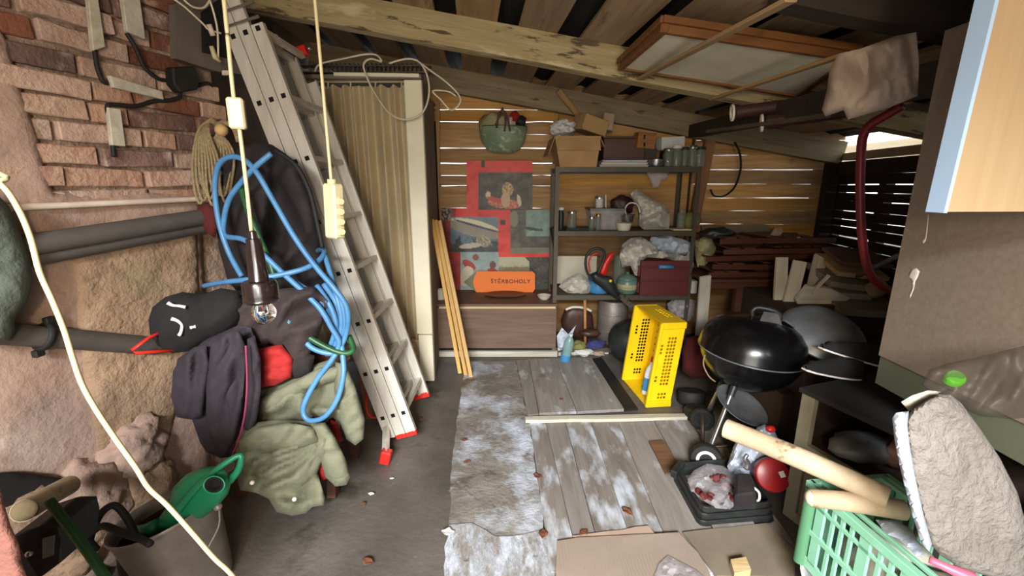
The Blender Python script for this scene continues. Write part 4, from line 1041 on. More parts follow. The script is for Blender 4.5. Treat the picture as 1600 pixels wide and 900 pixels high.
me.transform(Matrix.Translation(((pl_.x + pr_.x) / 2, 3.9785, PY(798, 440, 3.977).z)) @ Matrix.Rotation(pi / 2, 4, 'X') @ Matrix.Diagonal((sc_, sc_ * .95, 1, 1)) @ Matrix.Translation((-(max(xs) + min(xs)) / 2, 0, 0)))
me.transform(Matrix.Translation(-t.location)); me.name = 'lettering'; me.materials.clear(); me.materials.append(MATS['sign_text'])
lo = bpy.data.objects.new('lettering', me); COL.objects.link(lo); lo.parent = t
# bowl and little pot on the chest
b = PY(850, 469, 3.72); b.z = cz + .021
MB().lathe([(0, .004), (.03, .004), (.034, 0), (.052, .018), (.06, .034), (.062, .036), (.057, .034), (.03, .010), (0, .008)], b, None, 24).obj('bowl', 'enamel_white', smooth=40, label='small white enamel bowl on the chest by the rack post', cat='bowl')
b = PY(689, 472, 3.72); b.z = cz + .021
MB().lathe([(0, .003), (.034, 0), (.036, .01), (.036, .085), (.039, .09), (.034, .088), (.032, .01), (0, .008)], b, None, 20).obj('pot', 'enamel_white', smooth=40, label='cream enamel mug on the chest behind the leaning laths', cat='mug')
b = V((-.06, 3.85, cz + .021)); MB().lathe([(0, .002), (.16, 0), (.19, .012), (.195, .016), (.16, .01), (0, .008)], b, None, 28, sy=.6).obj('tray', 'mahogany_wood', smooth=40, label='dark oval tray lying on the chest under the sign', cat='tray')

# green net basket hanging on the planks
t = T('net_basket', 'green net basket with bags inside hanging by leather straps on the planks', 'basket', PY(786, 240, 4.0))
c = PY(786, 205, 3.98)
MB().lathe([(0, -.185), (.09, -.18), (.15, -.15), (.19, -.08), (.205, .0), (.207, .035), (.202, .038), (.185, -.07), (.14, -.13), (0, -.165)], c, None, 34, wob=.06, sy=.5).obj('net', 'net_green', t, smooth=True)
for zz, rr in ((.036, .208),):
    MB().tube([c + V((rr * cos(a), rr * .51 * sin(a), zz)) for a in [i * pi / 16 for i in range(32)]], .0035, 6, closed=True).obj('hoop', 'green_hose', t, smooth=True)
mb = MB(); mb.blob(c + V((-.075, 0, .04)), (.125, .08, .115), .2, 2, 3, seed=3); mb.obj('grey_bag', 'bag_olive', smooth=True, label='crumpled grey green bag showing above the green net basket', cat='bag')
mb = MB(); mb.blob(c + V((.06, -.02, .06)), (.05, .05, .06), .3, 2, 3, seed=4); mb.obj('white_bag', 'white_bag', smooth=True, label='white plastic bag showing above the green net basket', cat='bag')
mb = MB(); mb.blob(c + V((.10, -.02, .11)), (.045, .05, .05), .2, 2, 3, seed=5); mb.obj('red_bag', 'red_cloth', smooth=True, label='red bag end showing above the green net basket', cat='bag')
mb = MB(); mb.blob(c + V((.15, -.01, .08)), (.05, .05, .05), .2, 2, 3, seed=6); mb.obj('black_bag', 'black_rubber', smooth=True, label='black bag end showing above the green net basket', cat='bag')
for pts in ([(776, 200), (779, 180), (785, 172), (792, 182), (797, 205)], [(774, 195), (784, 176), (788, 174), (790, 190), (788, 205)]):
    MB().tube(path(pts, 3.86), .008, 6, k=5).obj('strap', 'mahogany_wood', t, smooth=True, label='brown leather strap')
MB().tube([PY(786, 175, 3.85), PY(785, 168, 4.1)], .006, 6).obj('hook', 'rack_steel', t)

# ---- steel rack
RX0, RX1, RF, RB = PY(869, 362, 3.6).x, 1.50, 3.60, 4.03
ZS = [1.592, 1.083, .538, .06]
rack = T('rack', 'rusty steel angle rack with four shelves full of clutter', 'shelf rack', ((RX0 + RX1) / 2, (RF + RB) / 2, 0))
for x in (RX0, RX1):
    for y in (RF, RB):
        sx = 1 if x == RX0 else -1; sy = 1 if y == RF else -1
        mb = MB(); mb.box((x, y - .014 * sy + .014 * sy, .80), (.034, .004, 1.60)); mb.box((x - sx * .015, y + .015 * sy, .80), (.004, .034, 1.60)); mb.obj('post', 'rack_steel', rack)
for i, z in enumerate(ZS):
    MB().box(((RX0 + RX1) / 2, (RF + RB) / 2, z - .004), (RX1 - RX0 - .01, RB - RF - .012, .014)).obj('shelf', 'rack_shelf' if i else 'rack_shelf', rack)
    for y in (RF - .004, RB + .004): MB().box(((RX0 + RX1) / 2, y, z - .015), (RX1 - RX0 + .03, .004, .04)).obj('rail', 'rack_steel', rack)
    for x in (RX0, RX1): MB().box((x, (RF + RB) / 2, z - .015), (.005, RB - RF, .036)).obj('rail', 'rack_steel', rack)
mb = MB(); mb.bar(V((RX0 - .01, RF, .95)), V((RX0 - .01, RB, 1.07)), .02, .012); mb.obj('side_brace', 'rack_steel', rack)
def onz(px, Y, z):  # point on a shelf: column px at depth Y
    p = PY(px, 300, Y); return V((p.x * 1.0, Y, z))
def colx(px, Y, z):
    # x such that the point (x, Y, z) shows in picture column px
    d = Y * CP + (EYE - z) * SP
    return (px - 800) / FPX * d
Z1, Z2, Z3, Z4 = [z + .004 for z in ZS]
# cardboard box with open flaps
t = T('cardboard_box', 'open cardboard box overflowing with cartons on top of the rack', 'box', V((colx(905, 3.74, Z1), 3.74, Z1)))
bx0, bx1, tx0, tx1 = [colx(x, 3.6, Z1 + (.0 if i < 2 else .25)) for i, x in enumerate((876, 931, 868, 938))]
Yf, Yk, hz = 3.6, 3.94, .235
def qd(mb, a, b, c, d, th=.005):
    n_ = (V(b) - V(a)).cross(V(d) - V(a)).normalized() * th
    mb.hexa([V(a), V(b), V(c), V(d), V(a) + n_, V(b) + n_, V(c) + n_, V(d) + n_]); return mb
qd(MB(), (bx0, Yf, Z1), (bx1, Yf, Z1), (tx1, Yf - .01, Z1 + hz), (tx0, Yf - .01, Z1 + hz)).obj('front_wall', 'cardboard', t)
qd(MB(), (bx0, Yk, Z1), (bx0, Yf, Z1), (tx0, Yf - .01, Z1 + hz), (tx0 - .02, Yk, Z1 + hz)).obj('side_wall', 'cardboard', t)
qd(MB(), (bx1, Yf, Z1), (bx1, Yk, Z1), (tx1 + .01, Yk, Z1 + hz), (tx1, Yf - .01, Z1 + hz)).obj('side_wall', 'cardboard', t)
qd(MB(), (bx1, Yk, Z1), (bx0, Yk, Z1), (tx0 - .02, Yk, Z1 + hz), (tx1 + .01, Yk, Z1 + hz)).obj('back_wall', 'cardboard', t)
qd(MB(), (bx0, Yk, Z1), (bx1, Yk, Z1), (bx1, Yf, Z1), (bx0, Yf, Z1)).obj('bottom', 'cardboard', t)
qd(MB(), (tx0 + .02, Yf - .012, Z1 + hz), (tx1 - .005, Yf - .012, Z1 + hz), (tx1, Yf - .05, Z1 + hz - .11), (tx0 + .015, Yf - .05, Z1 + hz - .11)).obj('flap', 'cardboard', t)
qd(MB(), (tx0 - .0, Yf, Z1 + hz), (tx0 - .02, Yk, Z1 + hz), (tx0 - .07, Yk, Z1 + hz - .14), (tx0 - .05, Yf, Z1 + hz - .14)).obj('flap', 'cardboard', t)
qd(MB(), (tx1 + .0, Yf, Z1 + hz), (tx1 + .01, Yk, Z1 + hz), (tx1 + .05, Yk, Z1 + hz - .05), (tx1 + .04, Yf, Z1 + hz - .08)).obj('flap', 'cardboard', t)
mb = MB(); mb.blob(PY(880, 200, 3.72), (.09, .09, .06), .4, 2.2, 3, seed=7, lump=.4); mb.obj('paper_ball', 'chip_white', label='crumpled silvery paper sticking out of the cardboard box', cat='paper')
mb = MB(); mb.box(PY(922, 196, 3.75), (.22, .2, .12), (.1, .25, .35)); mb.obj('carton', 'cardboard', label='tilted carton lying in the mouth of the cardboard box', cat='carton', bevel=.004)
mb = MB(); mb.box(PY(945, 192, 3.80), (.09, .16, .13), (0, .1, .2)); mb.obj('carton', 'pale_card', label='narrow grey carton right of the tilted one', cat='carton', bevel=.004)
# trays, case, boxes, jars on the top shelf
for k in range(3):
    x0, x1 = colx(936 + k * 2, 3.64, Z1), colx(1013 - k * 1, 3.64, Z1); z = Z1 + .001 + k * .019
    mb = MB(); mb.hexa([V((x0 + .01, 3.64, z)), V((x1 - .01, 3.64, z)), V((x1 - .01, 3.98, z)), V((x0 + .01, 3.98, z)), V((x0, 3.62, z + .017)), V((x1, 3.62, z + .017)), V((x1, 4.0, z + .017)), V((x0, 4.0, z + .017))])
    mb.obj('tray', ['chip_white', 'enamel_white', 'bluish_bag'][k], label=['lowest of the three flat pale trays on top of the rack', 'middle of the three flat pale trays on top of the rack', 'uppermost of the three flat pale trays on top of the rack'][k], cat='tray', group='flat trays on the rack')
zt_ = Z1 + .06
t = T('brown_case', 'dark brown case on the stacked trays on top of the rack', 'case', V((colx(970, 3.8, zt_), 3.8, zt_)))
MB().box((colx(972, 3.8, zt_), 3.83, zt_ + .085), (.36, .26, .17)).obj('body', 'mahogany_wood', t, bevel=.006)
MB().box((colx(972, 3.8, zt_), 3.83, zt_ + .178), (.37, .27, .016)).obj('lid', 'mahogany_wood', t, bevel=.003)
mb = MB(); mb.box(PY(1007, 220, 3.70), (.15, .10, .12), (.05, .06, .1)); o = mb.obj('box', 'orange_wood', label='small orange box with two dark slots beside the brown case', cat='box', bevel=.003)
for q in (-6, 6):
    mb = MB(); mb.box(PY(1007, 220 + q, 3.645), (.012, .006, .03)); mb.obj('slot', 'black_hole', o)
MB().box((colx(1012, 3.75, Z1), 3.76, Z1 + .075), (.10, .14, .15)).obj('carton', 'dark_metal', label='dark carton under the small orange box', cat='carton', bevel=.003)
def jar(px, Y, z, r, h, m, lb, name='jar', lid=None, cat='jar', grp=None, neck=.8):
    t = T(name, lb, cat, V((colx(px, Y, z), Y, z)), grp); c = t.location
    MB().lathe([(0, .002), (r * .92, 0), (r, .008), (r, h * .8), (r * neck, h * .92), (r * neck, h), (r * neck - .004, h), (r - .004, h * .78), (r - .004, .01), (0, .006)], c, None, 16).obj('body', m, t, smooth=40)
    if lid: MB().lathe([(0, .018), (r * neck + .003, .018), (r * neck + .005, .014), (r * neck + .005, -.004), (r * neck + .002, -.004)], c + V((0, 0, h + .001)), None, 16).obj('lid', lid, t, smooth=40)
    return t
for k, (px, Y, r, h, lid) in enumerate([(1043, 3.68, .045, .13, 'steel_tube'), (1056, 3.66, .04, .15, 'enamel_white'), (1068, 3.70, .045, .14, 'black_plastic'), (1080, 3.66, .04, .15, 'steel_tube'), (1092, 3.68, .045, .14, 'black_plastic')]):
    jar(px, Y, Z1, r, h, 'thin_glass', ['first', 'second', 'third', 'fourth', 'fifth'][k] + ' of the five glass jars from the left on top of the rack', lid=lid, grp='glass jars on top of the rack')
MB().box((colx(1055, 3.72, Z1 + .19), 3.84, Z1 + .20), (.20, .12, .10), (0, -.06, .1)).obj('box', 'chip_white', label='white printed box above the glass jars on top of the rack', cat='box', bevel=.003)
MB().box((colx(1058, 3.8, Z1 + .1), 3.84, Z1 + .07), (.22, .15, .14)).obj('carton', 'black_plastic', label='black carton carrying the white printed box', cat='carton', bevel=.003)
MB().lathe([(0, 0), (.06, 0), (.075, .03), (.08, .06), (.075, .06), (.06, .01), (0, .008)], V((colx(1024, 3.68, Z1), 3.67, Z1)), None, 22).obj('pan', 'steel_tube', smooth=40, label='shiny steel pan between the trays and the glass jars', cat='pan')
mb = MB(); mb.puff([(1010, 268), (1045, 266), (1043, 280), (1034, 282), (1030, 292), (1020, 294), (1016, 282)], lambda x, y: PY(x, y, 3.8), bulge=.02, thick=.02, res=5, edge=9, rough=.01, rsc=.03, seed=5); mb.obj('plastic_bag', 'clear_film', smooth=True, label='clear plastic bag hanging under the top shelf', cat='bag')
# second shelf
jar(876, 3.70, Z2, .026, .17, 'black_plastic', 'slim black bottle with a white cap on the middle shelf', 'bottle', 'white_plastic', 'bottle', neck=.8)
jar(893, 3.72, Z2, .042, .14, 'thin_glass', 'glass jar with a metal lid beside the black bottle', 'jar', 'steel_tube')
jar(924, 3.66, Z2, .025, .10, 'thin_glass', 'small clear bottle in front of the clear container', 'bottle', 'steel_tube', 'bottle')
jar(934, 3.64, Z2, .022, .12, 'thin_glass', 'slim shiny bottle in front of the clear container', 'bottle', 'brass', 'bottle')
t = T('clear_container', 'clear plastic food container on the middle shelf', 'container', V((colx(944, 3.82, Z2), 3.82, Z2)))
xc = colx(944, 3.82, Z2)
mb = MB(); mb.hexa([V((xc - .12, 3.72, Z2)), V((xc + .12, 3.72, Z2)), V((xc + .12, 3.95, Z2)), V((xc - .12, 3.95, Z2)), V((xc - .145, 3.70, Z2 + .16)), V((xc + .145, 3.70, Z2 + .16)), V((xc + .145, 3.97, Z2 + .16)), V((xc - .145, 3.97, Z2 + .16))]); mb.obj('tub', 'clear_film', t)
MB().box((xc, 3.835, Z2 + .17), (.30, .28, .016)).obj('lid', 'ash_metal', t)
jar(936, 3.80, Z2 + .18, .034, .08, 'chip_white', 'small tin can on top of the clear container', 'can', 'steel_tube', 'can', neck=1)
mb = MB(); mb.tube([V((colx(945, 3.8, Z2), 3.8, Z2 + .18)), V((colx(944, 3.8, Z2), 3.8, Z2 + .29))], .006, 6); mb.obj('stick', 'white_plastic', label='short white rod standing behind the tin can', cat='rod')
mb = MB(); mb.blob(V((colx(970, 3.86, Z2), 3.88, Z2 + .20)), (.10, .08, .09), .3, 2, 3, seed=8); mb.obj('purple_bag', 'maroon_metal', smooth=True, label='dim purple bag behind the steel bowls', cat='bag')
for k, (px, z, r) in enumerate(((974, Z2, .068), (980, Z2 + .068, .062))):
    MB().lathe([(0, .003), (r * .7, 0), (r * .8, .01), (r, .058), (r + .004, .062), (r - .003, .058), (r * .75, .012), (0, .008)], V((colx(px, 3.67, z), 3.67, z)), None, 24).obj('bowl', 'enamel_white' if k == 0 else 'steel_tube', smooth=40, label=['white enamel bowl at the front edge of the middle shelf', 'shiny steel bowl stacked on the white enamel bowl'][k], cat='bowl')
MB().tube(path([(979, 338, 3.72), (977, 325, 3.72), (985, 317, 3.72), (996, 320, 3.72), (1000, 332, 3.72)]), .006, 7, k=5).obj('plastic_loop', 'white_plastic', smooth=True, label='white curved plastic loop above the steel bowl', cat='loop')
mb = MB(); mb.puff([(985, 303), (995, 295), (1006, 303), (1022, 313), (1040, 322), (1047, 335), (1046, 352), (1044, 360), (1025, 359), (1008, 361), (998, 352), (1000, 330), (992, 316)], lambda x, y: PY(x, y, 3.76), bulge=.07, thick=.07, res=4.5, edge=18, fold=[(60, 20, .03, .5)], rough=.017, rsc=.045, seed=9); mb.obj('white_bag', 'white_bag', smooth=18, label='crumpled white carrier bag on the middle shelf', cat='bag')
t = jar(1063, 3.70, Z2 + .014, .036, .15, 'thin_glass', 'clear glass bottle standing on a pale plate on the middle shelf', 'bottle', None, 'bottle', neck=.4)
MB().box((colx(1063, 3.70, Z2), 3.70, Z2 + .006), (.16, .12, .012)).obj('plate', 'pale_wood', label='pale slab under the clear glass bottle', cat='slab')
mb = MB(); mb.blob(V((colx(1078, 3.8, Z2), 3.82, Z2 + .07)), (.09, .08, .07), .3, 1.8, 3, seed=10); mb.obj('olive_cloth', 'olive_cloth', smooth=True, label='olive yellow cloth at the right end of the middle shelf', cat='cloth')
MB().box((colx(906, 3.72, Z2), 3.70, Z2 + .008), (.26, .1, .016), (0, 0, .1)).obj('tray', 'black_plastic', label='flat black tray at the left end of the middle shelf', cat='tray')
# third shelf
MB().box((colx(898, 3.95, Z3), 3.98, Z3 + .15), (.40, .03, .26)).obj('panel', 'cream_panel', label='pale panel leaning at the back of the third shelf', cat='panel', bevel=.003)
mb = MB(); mb.puff([(873, 448), (880, 438), (895, 430), (905, 426), (918, 434), (924, 446), (920, 460), (905, 464), (888, 459)], lambda x, y: PY(x, y, 3.70), bulge=.06, thick=.06, res=4.5, edge=14, fold=[(20, 18, .02, .5)], rough=.017, rsc=.045, seed=11); mb.obj('white_bag', 'white_bag', smooth=18, label='bunched white plastic bag at the left of the third shelf', cat='bag')
t = T('blue_tin', 'blue round tin on the third shelf beside the white bag', 'tin', V((colx(935, 3.74, Z3), 3.74, Z3))); c = t.location
MB().lathe([(0, 0), (.088, 0), (.09, .004), (.09, .12), (.085, .126), (0, .128)], c, None, 28).obj('body', 'blue_tin', t, smooth=40)
MB().lathe([(.0915, .10), (.093, .104), (.093, .128), (.088, .132), (0, .132)], c, None, 28).obj('lid', 'blue_tin', t, smooth=40)
t = T('enamel_pot', 'grey green enamel pot with lid on the third shelf', 'pot', V((colx(979, 3.70, Z3), 3.70, Z3))); c = t.location
MB().lathe([(0, 0), (.07, 0), (.088, .02), (.092, .07), (.088, .11), (.08, .12), (.07, .12)], c, None, 28).obj('body', 'tea_pot_green', t, smooth=40)
MB().lathe([(.083, .122), (.08, .135), (.055, .155), (.02, .165), (.012, .17), (.015, .185), (0, .19)], c, None, 28).obj('lid', 'tea_pot_green', t, smooth=40)
mb = MB(); mb.lathe([(.081, .03), (.0935, .045), (.094, .075), (.0915, .085)], c + V((0, -.001, 0)), None, 28); mb.obj('label_band', 'bag_olive', t, smooth=True, label='pale worn label')
jar(966, 3.84, Z3, .055, .30, 'thin_glass', 'tall clear jar behind the enamel pot', 'jar', None, neck=.9)
# dark red crate full of bags
t = T('bottle_crate', 'dark red plastic crate heaped with white bags on the third shelf', 'crate', V((colx(1037, 3.74, Z3), 3.74, Z3)))
x0, x1 = colx(999, 3.58, Z3), colx(1074, 3.58, Z3); yk = 3.92; hc = .30
for z0, z1_ in ((0, .125), (.135, .24), (.25, hc)):
    i0 = .006 if z0 == .135 else 0
    mb = MB(); mb.box(((x0 + x1) / 2, 3.585 + i0, Z3 + (z0 + z1_) / 2), (x1 - x0, .014, z1_ - z0)); mb.obj('front_panel', 'dark_red_plastic', t, bevel=.003)
MB().box(((x0 + x1) / 2, 3.592, Z3 + hc / 2), (x1 - x0 - .01, .008, hc - .01)).obj('front_web', 'dark_red_plastic', t)
for x in (x0 + .007, x1 - .007): MB().box((x, (3.585 + yk) / 2, Z3 + hc / 2), (.014, yk - 3.59, hc)).obj('side_panel', 'dark_red_plastic', t)
MB().box(((x0 + x1) / 2, yk, Z3 + hc / 2), (x1 - x0, .014, hc)).obj('back_panel', 'dark_red_plastic', t)
MB().box(((x0 + x1) / 2, 3.75, Z3 + .007), (x1 - x0 - .02, .32, .012)).obj('bottom', 'dark_red_plastic', t)
MB().tube([V(((x0 + x1) / 2 - .06, 3.575, Z3 + hc - .05)), V(((x0 + x1) / 2 + .06, 3.575, Z3 + hc - .05))], .016, 8).obj('emblem', 'blue_tin', t, label='blue emblem', smooth=True)
for z in (.02, .16): MB().box((x0 - .012, 3.60, Z3 + z + .05), (.02, .02, .09)).obj('lug', 'dark_red_plastic', t, bevel=.003)
mb = MB(); mb.puff([(968, 400), (972, 382), (985, 372), (1002, 370), (1015, 378), (1030, 392), (1045, 396), (1072, 400), (1078, 392), (1084, 412), (1082, 420), (1072, 412), (1040, 404), (1012, 402), (1002, 408), (1000, 432), (992, 430), (985, 415), (972, 418)], lambda x, y: PY(x, y, 3.64), bulge=.06, thick=.05, res=4.5, edge=14, fold=[(55, 18, .03, .5)], rough=.017, rsc=.045, seed=12); mb.obj('white_bag', 'white_bag', smooth=18, label='big white plastic bag spilling over the dark red crate', cat='bag')
mb = MB(); mb.puff([(1012, 380), (1018, 370), (1045, 368), (1068, 374), (1085, 382), (1083, 398), (1050, 398), (1025, 392)], lambda x, y: PY(x, y, 3.76), bulge=.05, thick=.05, res=5, edge=12, fold=[(35, 18, .02, .5)], rough=.017, rsc=.045, seed=13); mb.obj('grey_bag', 'bluish_bag', smooth=18, label='greyish bag behind the white one in the dark red crate', cat='bag')
mb = MB(); mb.puff([(1086, 376), (1100, 370), (1112, 373), (1119, 388), (1114, 402), (1100, 416), (1090, 417), (1086, 400)], lambda x, y: PY(x, y, 3.62), bulge=.06, thick=.06, res=5, edge=14, fold=[(80, 18, .02, .5)], rough=.01, rsc=.05, seed=14); mb.obj('yellowed_bag', 'bag_olive', smooth=35, label='yellowish plastic bag hanging on the right rack post', cat='bag')
MB().box((colx(1081, 3.68, Z3), 3.68, Z3 + .06), (.05, .08, .11)).obj('carton', 'chip_white', label='small white carton squeezed right of the dark red crate', cat='carton', bevel=.003)
# hedge trimmer
t = T('hedge_trimmer', 'black and red hedge trimmer lying over the third shelf edge', 'trimmer', PY(955, 440, 3.55))
Yh = 3.53
mb = MB(); mb.puff([(922, 428), (932, 424), (944, 430), (955, 432), (962, 446), (966, 458), (974, 466), (968, 470), (955, 462), (938, 448), (926, 440)], lambda x, y: PY(x, y, Yh), bulge=.04, thick=.03, res=4, edge=9, seed=15); mb.obj('motor_housing', 'black_plastic', t, smooth=True)
MB().tube(path([(926, 438), (917, 424), (915, 406), (921, 393), (932, 388), (942, 391), (945, 400), (940, 414), (934, 428)], Yh), .011, 9, k=5).obj('front_handle', 'black_plastic', t, smooth=True)
MB().tube(path([(922, 425), (920, 410), (925, 399), (934, 396)], Yh - .01), .007, 8, k=5).obj('grip_inlay', 'red_plastic', t, smooth=True, label='red grip inlay')
mb = MB(); mb.puff([(935, 428), (938, 416), (946, 404), (952, 396), (960, 392), (957, 404), (951, 414), (950, 424), (945, 434)], lambda x, y: PY(x, y, Yh + .03), bulge=.025, thick=.02, res=4, edge=7, seed=16); mb.obj('rear_handle', 'red_plastic', t, smooth=True, label='red rear handle')
MB().blob(PY(954, 439, Yh - .045), .014, 0, sub=2).obj('badge', 'yellow_plastic', t, smooth=True, label='yellow round badge')
mb = MB(); mb.bar(PY(968, 462, Yh), PY(1000, 490, Yh - .12), .04, .012, up=(0, 1, 0)); mb.obj('blade', 'dark_metal', t)
for k in range(6):
    q = PY(970 + k * 5, 463 + k * 4.5, Yh - .01 - k * .02); mb = MB(); mb.bar(q, q + V((.015, 0, .035)), .008, .008); mb.obj('tooth', 'dark_metal', t)
# below the third shelf
t = T('shoulder_bag', 'brown leather bag with a pale band on the bottom of the rack', 'bag', V((colx(900, 3.78, Z4), 3.78, Z4)))
mb = MB(); mb.puff([(880, 522), (876, 500), (882, 484), (895, 478), (915, 480), (926, 492), (928, 515), (920, 528), (900, 530)], lambda x, y: PY(x, y, 3.80), bulge=.05, thick=.06, res=5, edge=14, rough=.006, seed=17); mb.obj('body', 'shoe_brown', t, smooth=True)
MB().tube(path([(884, 484), (895, 480), (912, 481), (924, 486)], 3.74), .012, 8, k=4).obj('band', 'enamel_white', t, smooth=True, label='pale band')
mb = MB(); mb.tube([V((colx(914, 3.66, 0), 3.66, Z4)), V((colx(914, 3.66, .53), 3.66, .515))], .013, 10); mb.obj('stick', 'pale_orange_wood', smooth=True, label='upright wooden stick under the third shelf', cat='stick')
t = T('grey_bucket', 'pale grey metal canister under the third shelf', 'canister', V((colx(955, 3.80, Z4), 3.80, Z4))); c = t.location
MB().lathe([(0, 0), (.13, 0), (.135, .01), (.135, .38), (.13, .39), (0, .39)], c, None, 28).obj('body', 'galvanised', t, smooth=40)
for z in (.12, .27): MB().lathe([(.1355, z - .006), (.139, z), (.1355, z + .006)], c, None, 28).obj('bead', 'galvanised', t, smooth=True)
mb = MB(); mb.blob(PY(922, 520, 3.62), (.09, .05, .035), .15, 1.5, 3, seed=3); mb.obj('shoe', 'shoe_brown', smooth=True, label='dark brown shoe in front of the brown leather bag', cat='shoe')
t = T('water_bottle', 'crumpled clear plastic bottle with teal label standing by the rack foot', 'bottle', PZ(882, 566, 0)); c = t.location
RBm = Euler((radians(6), radians(10), 0)).to_matrix()
MB().lathe([(0, .002), (.035, 0), (.042, .012), (.041, .09), (.038, .1), (.042, .12), (.041, .19), (.03, .22), (.014, .245), (.013, .26), (0, .26)], c, RBm, 20, wob=.08).obj('body', 'teal_bottle', t, smooth=True)
MB().lathe([(.0425, .02), (.0435, .025), (.0435, .075), (.0425, .08)], c, RBm, 20).obj('label_band', 'blue_tin', t, smooth=True, label='teal label')
MB().lathe([(.0145, .25), (.0155, .252), (.0155, .268), (0, .27)], c, RBm, 14).obj('cap', 'white_plastic', t, smooth=40)
mb = MB(); mb.puff([(872, 548), (870, 525), (878, 512), (888, 522), (900, 508), (893, 526), (888, 545)], lambda x, y: PY(x, y, 3.55), bulge=.03, thick=.02, res=4, edge=8, rough=.017, rsc=.045, seed=18); mb.obj('paper_bag', 'bluish_bag', smooth=18, label='white paper bag with pointed corner behind the plastic bottle', cat='bag')
for k, (px, py, r, m, lb, cat) in enumerate([(905, 540, (.06, .05, .035), 'olive_cloth', 'olive green rag at the bottom of the rack', 'rag'), (930, 538, (.075, .05, .04), 'cloth_blue', 'dark blue rag at the bottom of the rack', 'rag'), (912, 550, (.08, .05, .03), 'chip_white', 'white cloth at the bottom of the rack front', 'cloth'), (935, 552, (.05, .04, .02), 'pale_card', 'pale crumpled paper beside the black ball', 'paper')]):
    mb = MB(); mb.blob(PY(px, py, 3.60), r, .35, 2, 3, seed=30 + k, lump=.3); mb.obj('rag' if cat == 'rag' else ('cloth' if cat == 'cloth' else 'paper'), m, smooth=True, label=lb, cat=cat)
board('batten', PZ(872, 553, .015), PZ(950, 550, .015), .03, .03, 'white_wood', label='pale strip of wood on the floor under the rack', cat='batten')
c = PZ(985, 568, 0); r_ = .185
MB().blob(V((c.x, c.y + .04, r_)), r_, 0, sub=4).obj('ball', 'black_plastic', smooth=True, label='big matt black ball on the floor behind the yellow crate', cat='ball')
mb = MB(); mb.puff([(1042, 475), (1055, 465), (1075, 466), (1088, 470), (1084, 492), (1076, 502), (1058, 500), (1046, 490)], lambda x, y: PY(x, y, 3.66), bulge=.06, thick=.06, res=5, edge=14, rough=.017, rsc=.045, seed=19); mb.obj('grey_bag', 'clear_film', smooth=18, label='shiny grey plastic bag under the right end of the rack', cat='bag')
# ---- yellow crate on its end
A_, B_, C_ = PZ(974, 594, 0), PZ(1009, 635, 0), PZ(1046, 633, 0)
t = T('yellow_crate', 'yellow perforated plastic crate standing on end beside the grill', 'crate', (A_ + C_) / 2)
e1 = (B_ - A_); w1 = e1.length; e1.normalize()
e2 = V((e1.y, -e1.x, 0)).normalized()
if e2.dot(C_ - B_) < 0: e2 = -e2
e2 = ((C_ - B_).normalized() + e2 * .35).normalized(); w2 = (C_ - B_).length
e3 = (PY(1034, 504, B_.y + .02) - B_); hh = e3.length; e3.normalize()
def perf(o, eu, ev, nu, nv, cw, ch, holes, th, rad=.0095):
    mb = MB(); bm = mb.bm; cache = {}; nrm = eu.cross(ev).normalized()
    def gv(a, b):
        k = (round(a * 2), round(b * 2))
        if k not in cache: cache[k] = mb.v(o + eu * a * cw + ev * b * ch)
        return cache[k]
    fs = []
    for i in range(nu):
        for j in range(nv):
            if (i, j) in holes:
                ring = [gv(i, j), gv(i + .5, j), gv(i + 1, j), gv(i + 1, j + .5), gv(i + 1, j + 1), gv(i + .5, j + 1), gv(i, j + 1), gv(i, j + .5)]
                cc = o + eu * (i + .5) * cw + ev * (j + .5) * ch
                inn = [mb.v(cc + (v.co - cc).normalized() * rad) for v in ring]
                for q in range(8): fs.append(mb.f([ring[q], ring[(q + 1) % 8], inn[(q + 1) % 8], inn[q]]))
            else:
                fs.append(mb.f([gv(i, j), gv(i + .5, j), gv(i + 1, j), gv(i + 1, j + .5), gv(i + 1, j + 1), gv(i + .5, j + 1), gv(i, j + 1), gv(i, j + .5)]))
    bmesh.ops.recalc_face_normals(bm, faces=fs); bmesh.ops.solidify(bm, geom=fs, thickness=th)
    return mb
nu_, nv_ = 8, 24; cw_, ch_ = w2 / nu_, hh / nv_
hol = {(i, j) for i in (3, 4, 5) for j in range(6, 20)} | {(1, j) for j in (15, 16, 17)} | {(1, 7), (1, 8)} | {(i, j) for i in (3, 4, 5) for j in (2, 3)}
perf(B_, e2, e3, nu_, nv_, cw_, ch_, hol, .005).obj('long_side', 'yellow_plastic', t)
perf(A_, e2, e3, nu_, nv_, cw_, ch_, hol, .005).obj('long_side', 'yellow_plastic', t)
nb_ = 16; hb = {(i, j) for i in range(2, 14) for j in range(3, 21) if (i + j) % 2 == 0}
perf(A_ + e2 * w2, e1, e3, nb_, nv_, w1 / nb_, ch_, hb, .005, .009).obj('base', 'yellow_plastic', t)
perf(A_, e1, e2, 12, 6, w1 / 12, w2 / 6, {(i, j) for i in range(3, 9) for j in (3, 4)}, .005).obj('short_side', 'yellow_plastic', t)
perf(A_ + e3 * hh, e1, e2, 12, 6, w1 / 12, w2 / 6, {(i, j) for i in range(3, 9) for j in (3, 4)}, .005).obj('short_side', 'yellow_plastic', t)
for o_ in (A_, B_):
    for f_ in (.0, .93): 
        mb = MB(); s_ = -1 if o_ is A_ else 1; q = o_ + e1 * .012 * s_ + e3 * hh * (f_ + .035); mb.bar(q, q + e2 * w2, .045, .016, up=e1); mb.obj('rim_band', 'yellow_plastic', t, bevel=.004)
    q = o_ + e1 * (.010 if o_ is B_ else -.010); mb = MB(); mb.bar(q, q + e3 * hh, .026, .022, up=e2); mb.obj('rim', 'yellow_plastic', t, bevel=.004)
